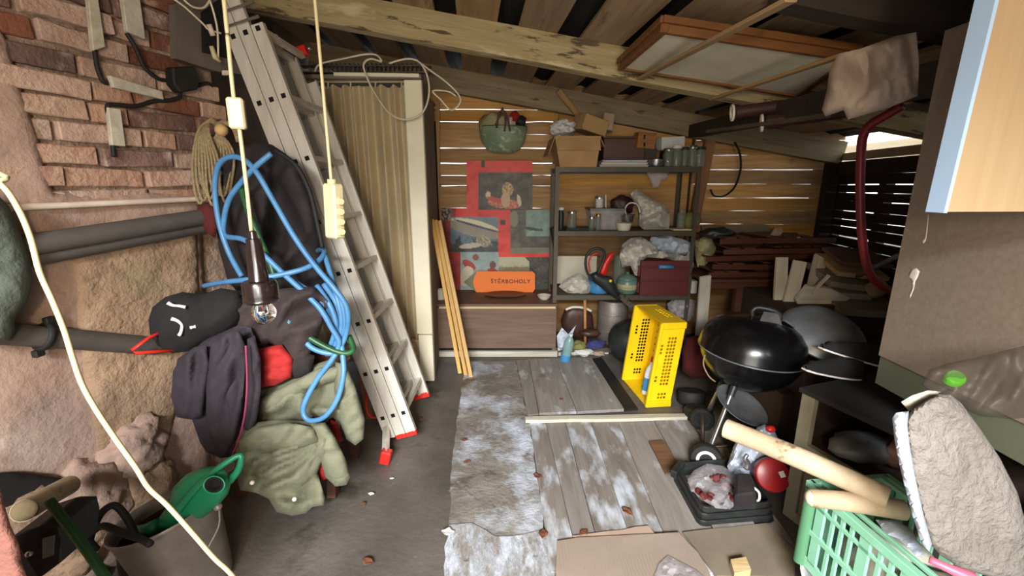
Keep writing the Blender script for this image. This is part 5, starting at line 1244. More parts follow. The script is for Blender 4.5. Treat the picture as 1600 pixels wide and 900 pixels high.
t = T('detergent_bottle', 'white bottle with blue label standing inside the yellow crate', 'bottle', A_ + e1 * w1 * .62 + e2 * w2 * .45 + V((0, 0, .01))); c = t.location.copy()
MB().lathe([(0, 0), (.036, 0), (.04, .01), (.04, .16), (.032, .2), (.014, .23), (.013, .25), (0, .25)], c, (0, .1, 0), 20, sy=.7).obj('body', 'white_plastic', t, smooth=40)
MB().lathe([(.0405, .03), (.0412, .035), (.0412, .12), (.0405, .125)], c, (0, .1, 0), 20, sy=.7).obj('label_band', 'blue_tin', t, smooth=True, label='blue label')
MB().lathe([(.016, .245), (.016, .275), (0, .278)], c, (0, .1, 0), 14).obj('cap', 'red_plastic', t, smooth=40, label='red cap')
# ================================================================== RIGHT SIDE
# ---- kettle grill
gc = PY(1173, 548, 2.24); GR = .262
t = T('kettle_grill', 'black enamel kettle grill with closed lid standing on tubular legs', 'grill', (gc.x, gc.y, 0))
tl = Euler((radians(2), radians(4), 0)).to_matrix()
bowl = [(0, -.205), (.06, -.205), (.12, -.188), (.18, -.150), (.225, -.098), (.25, -.045), (.258, -.008), (.262, 0), (.262, .006), (.25, .006)]
MB().lathe(bowl, gc, tl, 48).obj('bowl', 'black_enamel', t, smooth=50)
lid = [(.268, -.004), (.270, .004), (.266, .014), (.262, .05), (.245, .10), (.21, .142), (.16, .172), (.10, .190), (.05, .197), (0, .199)]
MB().lathe(lid, gc, tl, 48).obj('lid', 'black_enamel', t, smooth=50)
MB().tube([gc + tl @ V((.268 * cos(a), .268 * sin(a), .003)) for a in [i * pi / 24 for i in range(48)]], .004, 6, closed=True).obj('rim_band', 'dull_zinc', t, smooth=True, label='grey rolled rim')
q = gc + tl @ V((.045, -.02, .195))
MB().tube([q + V(p) for p in ((-.07, .03, .0), (-.075, .03, .035), (-.05, .025, .055), (.01, .0, .048), (.045, -.012, .03), (.05, -.015, 0))], .012, 9, k=5).obj('lid_handle', 'black_plastic', t, smooth=True, label='bent dark handle')
mb = MB(); mb.prism([q + V(p) for p in ((-.085, -.06, -.012), (.03, -.075, -.02), (.035, -.02, .03), (-.03, .0, .035))], V((0, .003, .004))); mb.obj('heat_shield', 'ash_metal', t, label='grey triangular heat shield')
mb = MB(); mb.bar(q + V((.048, -.02, -.01)), q + V((.05, -.018, .03)), .016, .006, up=(0, 1, 0)); mb.obj('bracket', 'steel_tube', t, label='bright handle bracket')
MB().lathe([(0, .012), (.035, .010), (.04, 0)], gc + tl @ V((.14, -.03, .178)), Euler((0, .6, 0)).to_matrix(), 16).obj('vent', 'dull_zinc', t, smooth=40)
MB().tube([gc + V((-.262, -.03, -.01)), gc + V((-.272, -.045, -.06)), gc + V((-.245, -.06, -.12)), gc + V((-.21, -.07, -.15))], .004, 6, k=4).obj('side_handle', 'brown_log', t, smooth=True, label='thin brown side handle')
legs = [(PY(1147, 605, 2.15), PZ(1104, 715, .03)), (PY(1128, 600, 2.3), PZ(1099, 658, .02)), (PY(1205, 600, 2.3), PZ(1212, 690, .0))]
for k, (a, b) in enumerate(legs):
    MB().tube([a, b], .0125, 12).obj('leg', 'steel_tube', t, smooth=40)
    MB().tube([a + (a - b).normalized() * .01, a - (a - b).normalized() * .05], .018, 10).obj('leg_socket', 'black_plastic', t, smooth=40)
MB().tube([PZ(1097, 700, .08) , PZ(1210, 690, .08)], .008, 8).obj('axle', 'dark_metal', t, smooth=True)
MB().tube([PY(1098, 645, 2.25), PZ(1098, 690, .06)], .011, 8).obj('strut', 'dark_metal', t, smooth=True)
def wheel(c, r, w_, ax, hub):
    R_ = V(ax).normalized().to_track_quat('Z', 'Y').to_matrix()
    MB().lathe([(r * .62, -w_ / 2), (r * .92, -w_ / 2), (r, -w_ * .3), (r, w_ * .3), (r * .92, w_ / 2), (r * .62, w_ / 2), (r * .62, -w_ / 2)], c, R_, 32).obj('wheel', 'black_rubber', t, smooth=40)
    MB().lathe([(r * .42, w_ * .52), (r * .62, w_ * .56), (r * .62, w_ * .4), (r * .42, w_ * .4), (r * .42, w_ * .52)], c, R_, 32).obj('wheel_ring', hub, t, smooth=40, label='pale wheel ring' if hub == 'white_plastic' else None)
    MB().lathe([(0, w_ * .3), (r * .44, w_ * .3), (r * .44, -w_ * .3), (0, -w_ * .3)], c, R_, 24).obj('wheel_hub', 'black_plastic', t, smooth=40)
wheel(PZ(1103, 716, .078), .078, .045, (-.35, -.9, .12), 'white_plastic')
wheel(PZ(1097, 655, .07), .07, .04, (-.35, -.9, .1), 'black_plastic')
RP = Euler((radians(20), radians(18), 0)).to_matrix()
MB().lathe([(0, -.022), (.06, -.020), (.11, -.006), (.138, .012), (.142, .014), (.136, .014), (.108, -.002), (.06, -.015), (0, -.017)], PY(1157, 634, 2.12), RP, 40).obj('ash_plate', 'ash_metal', t, smooth=True, label='dull metal ash plate')
# dark round weights and red bag behind the grill
for k, (px, py, Y, r, lb) in enumerate([(1095, 610, 2.5, .085, 'black round weight on the floor left of the grill'), (1085, 572, 2.72, .09, 'black round weight behind the grill beside the red bag')]):
    c = PY(px, py, Y); c.z = r * .55
    MB().lathe([(0, -r * .5), (r * .9, -r * .5), (r, -r * .35), (r, r * .35), (r * .9, r * .5), (r * .3, r * .5), (0, r * .42)], c, Euler((radians(-12), 0, 0)).to_matrix(), 28).obj('weight', 'black_rubber', smooth=40, label=lb, cat='weight')
mb = MB(); mb.puff([(1066, 545), (1072, 528), (1088, 524), (1108, 530), (1112, 560), (1104, 590), (1080, 592), (1066, 580)], lambda x, y: PY(x, y, 2.9), bulge=.09, thick=.09, res=5, edge=16, rough=.012, seed=41); mb.obj('red_bag', 'dark_red_cloth', smooth=True, label='dark red bag between the yellow crate and the grill', cat='bag')
# ---- folded chairs on a dark table
TY0, TY1 = 3.30, 3.95
tz = PY(1150, 437, 3.30).z
tx0_, tx1_ = PY(1103, 437, 3.3).x, PY(1300, 437, 3.3).x + .25
t = T('table', 'dark brown table with lattice legs under the stacked folding chairs', 'table', ((tx0_ + tx1_) / 2, 3.6, 0))
MB().box(((tx0_ + tx1_) / 2, (TY0 + TY1) / 2, tz - .012), (tx1_ - tx0_, TY1 - TY0, .025)).obj('table_top', 'mahogany_wood', t, bevel=.004)
MB().box(((tx0_ + tx1_) / 2, TY0 + .02, tz - .05), (tx1_ - tx0_ - .04, .02, .05)).obj('apron', 'mahogany_wood', t)
for x in (PY(1158, 437, 3.32).x, tx1_ - .1):
    for y in (TY0 + .04, TY1 - .05): MB().box((x, y, (tz - .025) / 2), (.055, .045, tz - .025)).obj('leg', 'mahogany_wood', t)
x = PY(1158, 437, 3.32).x
mb = MB(); mb.bar(V((x, TY0 + .05, tz - .28)), V((x + .32, TY0 + .05, tz - .05)), .03, .02, up=(0, 1, 0)); mb.obj('diagonal_brace', 'mahogany_wood', t)
def fold_chair(lb):
    r = T('folding_chair', lb, 'chair', (0, 0, 0), 'folded wooden chairs stacked on the table')
    for y in (-.21, .21):
        mb = MB(); mb.box((0, y, .022), (.96, .022, .042)); mb.obj('long_leg', 'mahogany_wood', r, bevel=.003)
        mb = MB(); mb.box((.09, y * .82, .022), (.74, .02, .036)); mb.obj('short_leg', 'mahogany_wood', r, bevel=.003)
    for k in range(5):
        mb = MB(); mb.box((-.05 + k * .075, 0, .05), (.055, .36, .012)); mb.obj('seat_slat', 'mahogany_wood', r)
    for k in (0, 1):
        mb = MB(); mb.box((-.40 + k * .115, 0, .048), (.085, .44, .014)); mb.obj('back_slat', 'mahogany_wood', r)
    for x in (-.2, .42):
        mb = MB(); mb.tube([V((x, -.2, .022)), V((x, .2, .022))], .009, 8); mb.obj('stretcher', 'mahogany_wood', r)
    return r
names = ['lowest folded wooden chair of the stack on the dark table', 'second folded wooden chair from the bottom of the stack on the dark table', 'third folded wooden chair from the bottom of the stack on the dark table', 'fourth folded wooden chair from the bottom of the stack on the dark table', 'topmost folded wooden chair of the stack on the dark table']
proto = fold_chair(names[0])
for k in range(5):
    o = proto if k == 0 else copy_tree(proto)
    o['label'] = names[k]
    o.location = (2.02 + [0, .07, -.02, .12, .04][k], 3.60 + [0, -.02, .03, -.03, .0][k], tz + .002 + .066 * k)
    o.rotation_euler = ([0, .02, .0, .03, -.015][k], [0, -.005, .02, -.02, .0][k], [.05, -.08, pi + .06, -.03, .10][k])
mb = MB(); mb.blob(PY(1122, 364, 3.55), (.13, .10, .045), .3, 2, 3, seed=5); mb.obj('black_bag', 'black_plastic', smooth=True, label='black plastic bag lying on top of the folding chairs by the rack', cat='bag')
mb = MB(); mb.bar(PY(1208, 372, 3.5), PY(1218, 358, 3.45), .05, .04); mb.obj('carton', 'pale_card', label='small open carton tube on top of the folding chairs', cat='carton')
# sheet leaning at the wall above the chairs
MB().prism(rc([(1096, 353), (1200, 352), (1206, 366), (1100, 372)], 3.98), V((0, .03, 0))).obj('panel', 'fibre_board', label='greyish board lying behind the folding chairs', cat='board')
# white planks
board('plank', PY(1222, 402, 2.95), PY(1215, 520, 2.88), .082, .02, 'white_wood', up=(0, 1, 0), label='upright pale plank behind the grill, straight one of the crossed pair', cat='plank', rag=.002)
board('plank', PY(1250, 408, 2.90), PY(1222, 520, 2.84), .088, .02, 'white_wood', up=(.1, 1, 0), label='tilted pale plank behind the grill, slanting one of the crossed pair', cat='plank', rag=.002)
board('plank', PY(1102, 432, 3.2), PZ(1092, 560, .005), .085, .02, 'white_wood', up=(0, 1, 0), label='pale plank with a dark V mark between rack and grill', cat='plank', rag=.002)
o = bpy.data.objects['plank.002']
mb = MB(); mb.tube([PY(1097, 434, 3.18), PY(1102, 446, 3.18), PY(1109, 433, 3.18)], .003, 5); v_ = mb.obj('mark', 'black_hole', smooth=True); v_.parent = o; v_.matrix_parent_inverse = o.matrix_local.inverted(); v_['label'] = 'dark V mark'
board('plank', PY(1295, 430, 2.8), PY(1268, 458, 2.8), .02, .02, 'white_wood', up=(0, 1, 0), label='short pale stick in the timber pile', cat='stick')
# pile of timber on the right
ty = 2.75
t = T('timber_box', 'old brown box carrying the timber pile right of the grill', 'box', PY(1310, 500, ty + .2) * 1)
p0 = PY(1262, 478, ty); p1 = PY(1400, 478, ty)
MB().box(((p0.x + p1.x) / 2 + .04, ty + .28, (p0.z) / 2), (p1.x - p0.x + .34, .55, p0.z)).obj('body', 'inside_brown', t)
board('timber', PY(1282, 402, ty + .3), PY(1270, 452, ty + .18), .10, .018, 'white_wood', up=(0, 1, 0), label='pale board leaning at the left of the timber pile', cat='board')
for k, (a, b, wd, th, m, lb) in enumerate([
    ((1292, 470), (1388, 476), .3, .05, 'fibre_board', 'lowest grey board of the timber pile'),
    ((1286, 452), (1352, 456), .16, .045, 'old_paint_wood', 'thick dull timber block in the middle of the pile'),
    ((1278, 428), (1372, 440), .32, .04, 'fibre_board', 'wide pale board with a dark slot in the timber pile'),
    ((1290, 412), (1366, 420), .34, .03, 'roof_board_wood', 'upper brown board of the timber pile'),
    ((1300, 400), (1376, 404), .28, .025, 'chest_wood', 'topmost dark board of the timber pile')]):
    board('timber', PY(*a, ty + .1 + .05 * k), PY(*b, ty + .06 + .05 * k), wd, th, m, up=(0, -.25, 1), label=lb, cat='board', rag=.004)
mb = MB(); mb.prism(rc([(1244, 470), (1262, 447), (1300, 452), (1330, 466), (1310, 478), (1250, 482)], 2.80), V((0, .03, .01))); mb.obj('white_board', 'white_wood', label='pale tilted board lying on the zinc dish', cat='board', bevel=.003)
mb = MB(); mb.tube(path([(1362, 455, 2.6), (1380, 446, 2.55)]), .05, 14); mb.obj('log', 'brown_log', smooth=40, label='short round log end at the red hose', cat='log')
mb = MB(); mb.tube(path([(1340, 432, 2.7), (1372, 416, 2.5), (1405, 398, 2.3)]), .014, 8); mb.obj('pole', 'dull_zinc', smooth=True, label='grey pole across the timber pile', cat='pole')
# red hose hanging on the right
mb = MB(); mb.tube(path([(1410, 165, 1.95), (1385, 180, 2.0), (1360, 195, 2.05), (1348, 215, 2.08), (1345, 250, 2.1), (1344, 300, 2.1), (1346, 360, 2.1), (1352, 405, 2.1), (1362, 432, 2.1), (1380, 448, 2.1), (1400, 458, 2.1)]), .019, 12, k=5); mb.obj('red_hose', 'red_hose', smooth=True, label='red hose hanging down in front of the slatted right wall', cat='hose')
mb = MB(); mb.tube(path([(1148, 222, 3.7), (1156, 240, 3.7), (1157, 265, 3.7), (1148, 292, 3.7), (1132, 306, 3.7), (1116, 306, 3.7), (1110, 296, 3.7)]), .014, 8, k=5, flat=.5); mb.obj('black_strip', 'black_rubber', smooth=True, label='dark curved rubber strip hanging on the back planks', cat='strip')
# ---- low cupboard, open at the top
A0 = PZ(1222, 802, 0); E_ = V((.32, -.947, 0)).normalized(); Nf = V((-E_.y, E_.x, 0))
if Nf.x < 0: Nf = -Nf            # into the cupboard
ch_z = .60
t = T('cupboard', 'low old cupboard with pale frame and open upper bay behind the black crate', 'cupboard', A0)
def cb(u, d, z): return A0 + E_ * u + Nf * d + V((0, 0, z))
def cbox(name, u0, u1, d0, d1, z0, z1, m, lb=None, bv=.002):
    mb = MB(); mb.hexa([cb(u0, d0, z0), cb(u1, d0, z0), cb(u1, d1, z0), cb(u0, d1, z0), cb(u0, d0, z1), cb(u1, d0, z1), cb(u1, d1, z1), cb(u0, d1, z1)])
    return mb.obj(name, m, t, label=lb, bevel=bv)
CW, CD = .60, .42
cbox('stile', 0, .055, 0, .03, 0, ch_z, 'old_paint_wood')
cbox('stile', CW - .055, CW, 0, .03, 0, ch_z, 'old_paint_wood')
zr_ = (PL(1250, 690, A0, E_)).z
cbox('rail', .055, CW - .055, 0, .03, zr_ - .045, zr_, 'old_paint_wood')
cbox('rail', .055, CW - .055, 0, .03, 0, .05, 'old_paint_wood')
cbox('door', .06, CW - .06, .008, .022, .05, zr_ - .045, 'fibre_board', 'plain greyish door panel')
cbox('side_panel', 0, .018, .03, CD, 0, ch_z, 'inside_brown'); cbox('side_panel', CW - .018, CW, .03, CD, 0, ch_z, 'inside_brown')
cbox('back_panel', .018, CW - .018, CD - .012, CD, 0, ch_z, 'inside_brown'); cbox('shelf', .018, CW - .018, .03, CD - .012, zr_ - .03, zr_ - .012, 'inside_brown')
cbox('top_panel', -.01, CW, -.01, CD + .02, ch_z, ch_z + .02, 'dark_void')
mb = MB(); mb.blob(cb(.2, .12, zr_ + .055), (.13, .08, .055), .2, 1.6, 3, seed=6); mb.obj('grey_sack', 'ash_metal', smooth=True, label='grey crumpled sack lying in the open bay of the cupboard', cat='sack')
mb = MB(); mb.blob(cb(.32, .22, zr_ + .08), (.10, .09, .08), .25, 1.6, 3, seed=7); mb.obj('brown_sack', 'chest_wood', smooth=True, label='brown bundle behind the grey sack in the cupboard', cat='bundle')
# shoes and upturned dish on the cupboard
def shoe(lb, px_a, px_b, Y, m='black_fleece'):
    """low shoe from heel px_a to toe px_b"""
    a, b = PY(*px_a, Y), PY(*px_b, Y - .04); L = (b - a).length; d = (b - a).normalized(); u = V((0, 0, 1)); s = u.cross(d).normalized(); u = d.cross(s)
    r = T('shoe', lb, 'shoe', a, 'black shoes with white soles')
    R_ = Matrix((d, s, u)).transposed()
    def up_(i, j):
        x = i; w_ = .032 + .016 * sin(pi * min(1, x * 1.1)) - (.02 if x > .93 else 0) ; h = .085 - .045 * max(0, min(1, (x - .3) / .5)) - (.02 if x > .92 else 0)
        an = pi * j
        return a + R_ @ V((x * L, cos(an) * w_ , .006 + sin(an) * h))
    MB().grid(up_, 18, 12, .004).obj('upper', m, r, smooth=True)
    mb = MB(); P_ = [a + R_ @ V((x * L, sg * (.036 + .017 * sin(pi * min(1, x * 1.1)) - (.022 if x > .95 else 0)), 0)) for sg, xs_ in ((1, [i / 10 for i in range(11)]), (-1, [i / 10 for i in range(10, -1, -1)])) for x in xs_]
    mb.prism(P_, u * .007); mb.obj('sole', 'paint_white', r, label='white sole')
    return r
shoe('black shoe with white sole, upper one beside the zinc dish', (1375, 572), (1282, 545), 1.86)
shoe('black shoe with white sole, lower one at the cupboard edge', (1335, 590), (1256, 578), 1.80)
dc = PY(1293, 512, 2.18)
MB().lathe([(.205, -.055), (.208, -.045), (.19, -.02), (.165, .008), (.12, .024), (.06, .032), (0, .034)], dc, Euler((radians(27), radians(2), 0)).to_matrix(), 44).obj('zinc_dish', 'dull_zinc', smooth=50, label='grey upturned zinc dish on the cupboard behind the shoes', cat='dish')
MB().box(PY(1300, 560, 2.25) * 1 + V((0, .05, -.33)), (.42, .3, .62)).obj('carton', 'inside_brown', label='dark brown box under the upturned zinc dish', cat='box', bevel=.005)
MB().box((PY(1225, 640, 2.25).x, 2.35, .17), (.20, .3, .34), (0, 0, .2)).obj('carton', 'inside_brown', label='brown box on the floor between grill and cupboard', cat='box', bevel=.004)
# ---- tall cupboard side on a green plinth
F0 = PY(1372, 555, 1.5); Wd = V((-.02, -1, 0)).normalized(); Wn = V((-Wd.y, Wd.x, 0))
if Wn.x < 0: Wn = -Wn
t = T('tall_cabinet', 'tall brown cabinet on a green plinth at the right edge of the photo', 'cabinet', F0)
def tbx(name, u0, u1, d0, d1, z0, z1, m, lb=None):
    q = lambda u, d, z: V((F0.x, F0.y, 0)) + Wd * u + Wn * d + V((0, 0, z))
    mb = MB(); mb.hexa([q(u0, d0, z0), q(u1, d0, z0), q(u1, d1, z0), q(u0, d1, z0), q(u0, d0, z1), q(u1, d0, z1), q(u1, d1, z1), q(u0, d1, z1)])
    return mb.obj(name, m, t, label=lb, bevel=.0015)
tbx('side_panel', 0, .68, 0, .02, F0.z, 1.92, 'brown_panel', 'brown side panel with white paint drips')
tbx('back_panel', 0, .015, .02, .5, F0.z, 1.92, 'brown_panel'); tbx('front_panel', .665, .68, .02, .5, F0.z, 1.92, 'brown_panel')
tbx('top_panel', 0, .68, .02, .5, 1.90, 1.92, 'brown_panel'); tbx('bottom_panel', 0, .68, .02, .5, F0.z, F0.z + .018, 'brown_panel')
tbx('plinth', .0, .66, .008, .48, .735, F0.z, 'panel_green', 'grey green plinth')
cabn = t
def drip(px, name='paint_drip'):
    mb = MB(); mb.puff(px, lambda x, y: PL(x, y, V((F0.x, F0.y)) - V((Wn.x, Wn.y)) * .0005, Wd), bulge=.002, thick=.001, res=3, edge=3, nrm=-Wn, step=3)
    mb.obj('paint_drip', 'paint_white', cabn, smooth=True, label='white paint drip')
drip([(1420, 427), (1425, 420), (1432, 419), (1437, 424), (1434, 433), (1430, 440), (1428, 452), (1422, 466), (1420, 463), (1425, 450), (1425, 440), (1420, 433)])
drip([(1440, 376), (1445, 372), (1447, 358), (1450, 335), (1451, 336), (1449, 360), (1447, 375), (1443, 381)])
# wooden door leaf with a white edge
dl = T('beech_panel', 'beech veneered panel with a white edge tinted by the sky at the upper right', 'panel', PY(1540, 330, .84))
ya = .84; xl = PY(1476, 330, ya).x; zb_ = PY(1476, 331, ya).z; ztp = 2.13
rx_ = (PY(1556, 0, ya).x - xl) / (PY(1556, 0, ya).z - zb_)
def dq(x, y, z): return V((xl + x + rx_ * (z - zb_), y + x * .06, z))
def dbox(name, x0, x1, y0, y1, m, lb=None, zo=0):
    mb = MB(); mb.hexa([dq(x0, y0, zb_ - zo), dq(x1, y0, zb_ - zo), dq(x1, y1, zb_ - zo), dq(x0, y1, zb_ - zo), dq(x0, y0, ztp), dq(x1, y0, ztp), dq(x1, y1, ztp), dq(x0, y1, ztp)])
    return mb.obj(name, m, dl, label=lb)
dbox('leaf', .004, .465, ya, ya + .034, 'beech_face')
dbox('edge_strip', -.003, .004, ya - .002, ya + .036, 'sky_tinted_laminate', 'white edge strip with sky blue put into its colour', .002)
# ---- log handles across the green crate
LZ = .50
t = T('log_pole', 'long barkless pole lying across the green crate, farther one', 'log', PZ(1132, 668, LZ + .06))
a, b = PZ(1134, 669, LZ + .07), PZ(1388, 778, LZ + .045)
MB().tube([a, (a + b) / 2 + V((0, 0, .006)), b], [.035, .035, .033], 18, k=6).obj('trunk', 'peeled_log', t, smooth=40)
MB().lathe([(0, .002), (.026, .002), (.0345, -.001)], a, (a - b).to_track_quat('Z', 'Y').to_matrix(), 20).obj('cut_end', 'log_end', t, smooth=True, label='pale sawn end')
t = T('log_pole', 'shorter barkless pole lying on the green crate rim, nearer one', 'log', PZ(1262, 776, LZ))
a, b = PZ(1266, 778, LZ), PZ(1412, 797, LZ)
MB().tube([a, (a * .6 + b * .4) + V((0, 0, .004)), b], [.026, .029, .029], 18, k=6).obj('trunk', 'peeled_log', t, smooth=40)
MB().lathe([(0, .014), (.015, .011), (.022, .003), (.026, -.002)], a, (a - b).to_track_quat('Z', 'Y').to_matrix(), 20).obj('cut_end', 'log_end', t, smooth=True, label='rounded pale end')
# ---- mint green crate
T0 = PY(1268, 752, 1.30); Trim = T0.z
e_ = PZ(1440, 898, Trim); G1 = V((e_.x - T0.x, e_.y - T0.y, 0)).normalized(); G2 = V((-G1.y, G1.x, 0))
if G2.x < 0: G2 = -G2
GL, GW, GZ0 = .56, .29, .15
t = T('green_crate', 'mint green slatted plastic crate in the bottom right corner', 'crate', V((T0.x, T0.y, GZ0)))
def gq(u, d, z): return V((T0.x, T0.y, 0)) + G1 * u + G2 * d + V((0, 0, z))
def gbox(name, u0, u1, d0, d1, z0, z1, m='mint_plastic', lb=None, tp=.0):
    mb = MB(); mb.hexa([gq(u0, d0, z0), gq(u1, d0, z0), gq(u1, d1, z0), gq(u0, d1, z0), gq(u0, d0, z1), gq(u1, d0, z1), gq(u1, d1, z1), gq(u0, d1, z1)])
    return mb.obj(name, m, t, label=lb, bevel=.002)
for d in (0, GW): gbox('rim', -.01, GL + .01, d - .012, d + .012, Trim - .028, Trim); gbox('rail', .03, GL, d - .005, d + .005, Trim - .075, Trim - .06); gbox('rail', .03, GL, d - .005, d + .005, GZ0, GZ0 + .04); gbox('rail', .03, GL, d - .007, d + .007, GZ0 + .13, GZ0 + .15)
for u in (0, GL): gbox('rim', u - .012, u + .012, 0, GW, Trim - .028, Trim); gbox('end_panel', u - .004, u + .004, .02, GW - .02, GZ0, Trim - .07)
for u in (0, GL):
    for d in (0, GW): MB().tube([gq(u + (.012 if u == 0 else -.012), d, GZ0), gq(u + (.012 if u == 0 else -.012), d, Trim - .02)], .022, 14).obj('corner_post', 'green_post', t, smooth=40, label='darker green corner post')
for d in (0, GW):
    for u0_ in (.04, .20, .36):
        gbox('wall_panel', u0_, u0_ + .036, d - .005, d + .005, GZ0 + .03, Trim - .025)
        for k in range(3):
            u = u0_ + .058 + k * .033
            gbox('slat', u, u + .015, d - .004, d + .004, GZ0 + .03, Trim - .025)
    gbox('wall_panel', .52, .55, d - .005, d + .005, GZ0 + .03, Trim - .025)
    gbox('rim', .0, GL, d + (.034 if d == 0 else -.034) - .006, d + (.034 if d == 0 else -.034) + .006, Trim - .012, Trim + .002)
gbox('bottom', 0, GL, 0, GW, GZ0, GZ0 + .008)
mb = MB(); mb.puff([(1368, 812), (1400, 812), (1425, 828), (1445, 868), (1430, 868), (1405, 842), (1385, 835)], lambda x, y: PZ(x, y, Trim - .01), bulge=.012, thick=.01, res=6, edge=12, rough=.01, rsc=.04, seed=50); mb.obj('paper', 'bluish_bag', smooth=35, label='white and blue paper lying in the mint green crate', cat='paper')
mb = MB(); mb.blob(gq(.34, .14, GZ0 + .13), (.12, .1, .12), .3, 1.8, 3, seed=8); mb.obj('brown_bundle', 'pale_cardboard', smooth=True, label='crumpled brownish paper filling the mint green crate', cat='paper')
mb = MB(); mb.blob(gq(.16, .16, GZ0 + .12), (.12, .1, .11), .3, 1.8, 3, seed=9); mb.obj('grey_bundle', 'white_bag', smooth=True, label='pale crumpled bag at the far end of the mint green crate', cat='bag')
mb = MB(); mb.tube(path([(1452, 874, .84), (1480, 887, .82), (1520, 904, .80)]), [.008, .010, .015], 10, k=4); mb.obj('pink_brush', 'pink_plastic', smooth=True, label='pink plastic handle at the bottom right of the photo', cat='handle')
# white tub under the crate
t = T('white_tub', 'pale plastic tub under the mint green crate', 'tub', gq(.1, .1, 0))
RT = Matrix.Identity(3)
MB().lathe([(0, .0), (.13, 0), (.135, .006), (.16, .13), (.172, .135), (.174, .146), (.165, .148), (.152, .13), (.13, .01), (0, .008)], gq(.14, .12, 0), RT, 36).obj('body', 'white_plastic', t, smooth=40)
# ---- foam block on a brown box
MB().box((1.60, .72, .25), (.34, .36, .49), (0, 0, .1)).obj('brown_box', 'inside_brown', label='dark brown box behind the rough foam block', cat='box', bevel=.004)
t = T('foam_block', 'broken pale foam block with a rough face at the lower right', 'block', PY(1500, 880, .92))
ff = lambda x, y: PY(x, y, .95 - (y - 615) * .0002)
mb = MB(); mb.puff([(1414, 655), (1425, 640), (1448, 625), (1466, 616), (1484, 616), (1502, 630), (1530, 668), (1562, 715), (1590, 770), (1606, 830), (1606, 905), (1560, 905), (1500, 888), (1470, 868), (1452, 848), (1438, 800), (1424, 740), (1416, 690)], ff, bulge=.03, thick=.09, res=5, edge=24, rough=.0075, rsc=.02, seed=51, fold=[(120, 70, .008, .4)])
mb.obj('core', 'foam', t, smooth=40)
mb = MB(); mb.puff([(1394, 654), (1400, 645), (1420, 642), (1418, 665), (1422, 700), (1430, 745), (1442, 800), (1456, 850), (1452, 862), (1440, 850), (1424, 800), (1408, 738), (1398, 690)], lambda x, y: PY(x, y, .93 - (y - 615) * .0002), bulge=.015, thick=.05, res=5, edge=8, rough=.003, rsc=.03, seed=52)
mb.obj('skin_edge', 'foam_skin', t, smooth=40, label='smooth white edge skin')
mb = MB(); mb.puff([(1408, 628), (1425, 618), (1450, 610), (1470, 612), (1450, 628), (1432, 640), (1420, 642)], lambda x, y: PY(x, y, .99), bulge=.01, thick=.02, res=5, edge=10, seed=53); mb.obj('wood_chip', 'white_wood', smooth=40, label='pale broken wood piece behind the foam block top', cat='wood piece')
mb = MB(); mb.puff([(1440, 600), (1452, 578), (1478, 568), (1520, 560), (1560, 550), (1600, 540), (1640, 548), (1640, 650), (1580, 655), (1530, 650), (1490, 632), (1455, 618)], lambda x, y: PY(x, y, 1.0), bulge=.06, thick=.06, res=8, edge=30, rough=.012, rsc=.05, fold=[(40, 40, .02, .5)], seed=54); mb.obj('smoky_bag', 'smoky_film', smooth=True, label='dull transparent plastic bag over the foam block', cat='bag')
MB().lathe([(0, .012), (.016, .012), (.019, .008), (.019, -.006), (0, -.006)], PY(1490, 592, .97), Euler((radians(35), radians(-12), 0)).to_matrix(), 22, sx=1.15).obj('lime_lid', 'lime_green', smooth=40, label='lime green lid inside the transparent bag', cat='lid')
mb = MB(); mb.box((1.50, .74, .58), (.44, .34, .18), (0, 0, .1)); mb.obj('brown_cushion', 'inside_brown', label='dark brown bundle behind the foam block', cat='bundle', bevel=.02)
# ---- black crate with bags on the floor
P1, P2, P3 = PZ(1046, 748, 0), PZ(1090, 831, 0), PZ(1214, 820, 0)
P4 = P1 + (P3 - P2)
t = T('black_crate', 'black plastic vegetable crate with bags on the floor boards', 'crate', (P1 + P3) / 2)
cen = (P1 + P2 + P3 + P4) / 4
def ring(z, s, h, w_, nm, m='black_plastic'):
    mb = MB(); o_ = [cen + (p - cen) * s + V((0, 0, z)) for p in (P1, P2, P3, P4)]
    O = []
    for k in range(4):
        a, b, c = o_[k - 1], o_[k], o_[(k + 1) % 4]
        O += [b + (a - b).normalized() * .03, b + ((a - b).normalized() + (c - b).normalized()) * .009, b + (c - b).normalized() * .03]
    n_ = len(O); c_ = cen + V((0, 0, z)); I_ = [c_ + (p - c_) * (1 - w_) for p in O]
    vo = [mb.v(p) for p in O]; vo2 = [mb.v(p + V((0, 0, h))) for p in O]; vi = [mb.v(p) for p in I_]; vi2 = [mb.v(p + V((0, 0, h))) for p in I_]
    for k in range(n_):
        j = (k + 1) % n_
        mb.f([vo[k], vo[j], vo2[j], vo2[k]]); mb.f([vi[j], vi[k], vi2[k], vi2[j]]); mb.f([vo2[k], vo2[j], vi2[j], vi2[k]]); mb.f([vo[j], vo[k], vi[k], vi[j]])
    return mb.obj(nm, m, t, bevel=.002)
ring(.0, 1.0, .014, .06, 'base_rim'); ring(.014, .955, .02, .03, 'wall'); ring(.034, .97, .010, .06, 'rib'); ring(.044, .925, .02, .03, 'wall'); ring(.064, .94, .010, .06, 'rib'); ring(.074, .895, .02, .03, 'wall'); ring(.094, .915, .010, .07, 'top_rim')
mb = MB(); mb.prism([cen + (p - cen) * .93 + V((0, 0, .004)) for p in (P1, P2, P3, P4)], V((0, 0, .008))); mb.obj('bottom', 'black_plastic', t)
mb = MB(); mb.bar(PZ(1052, 742, .10), PZ(1066, 724, .11), .03, .04); mb.obj('corner_lug', 'black_plastic', t, bevel=.004)
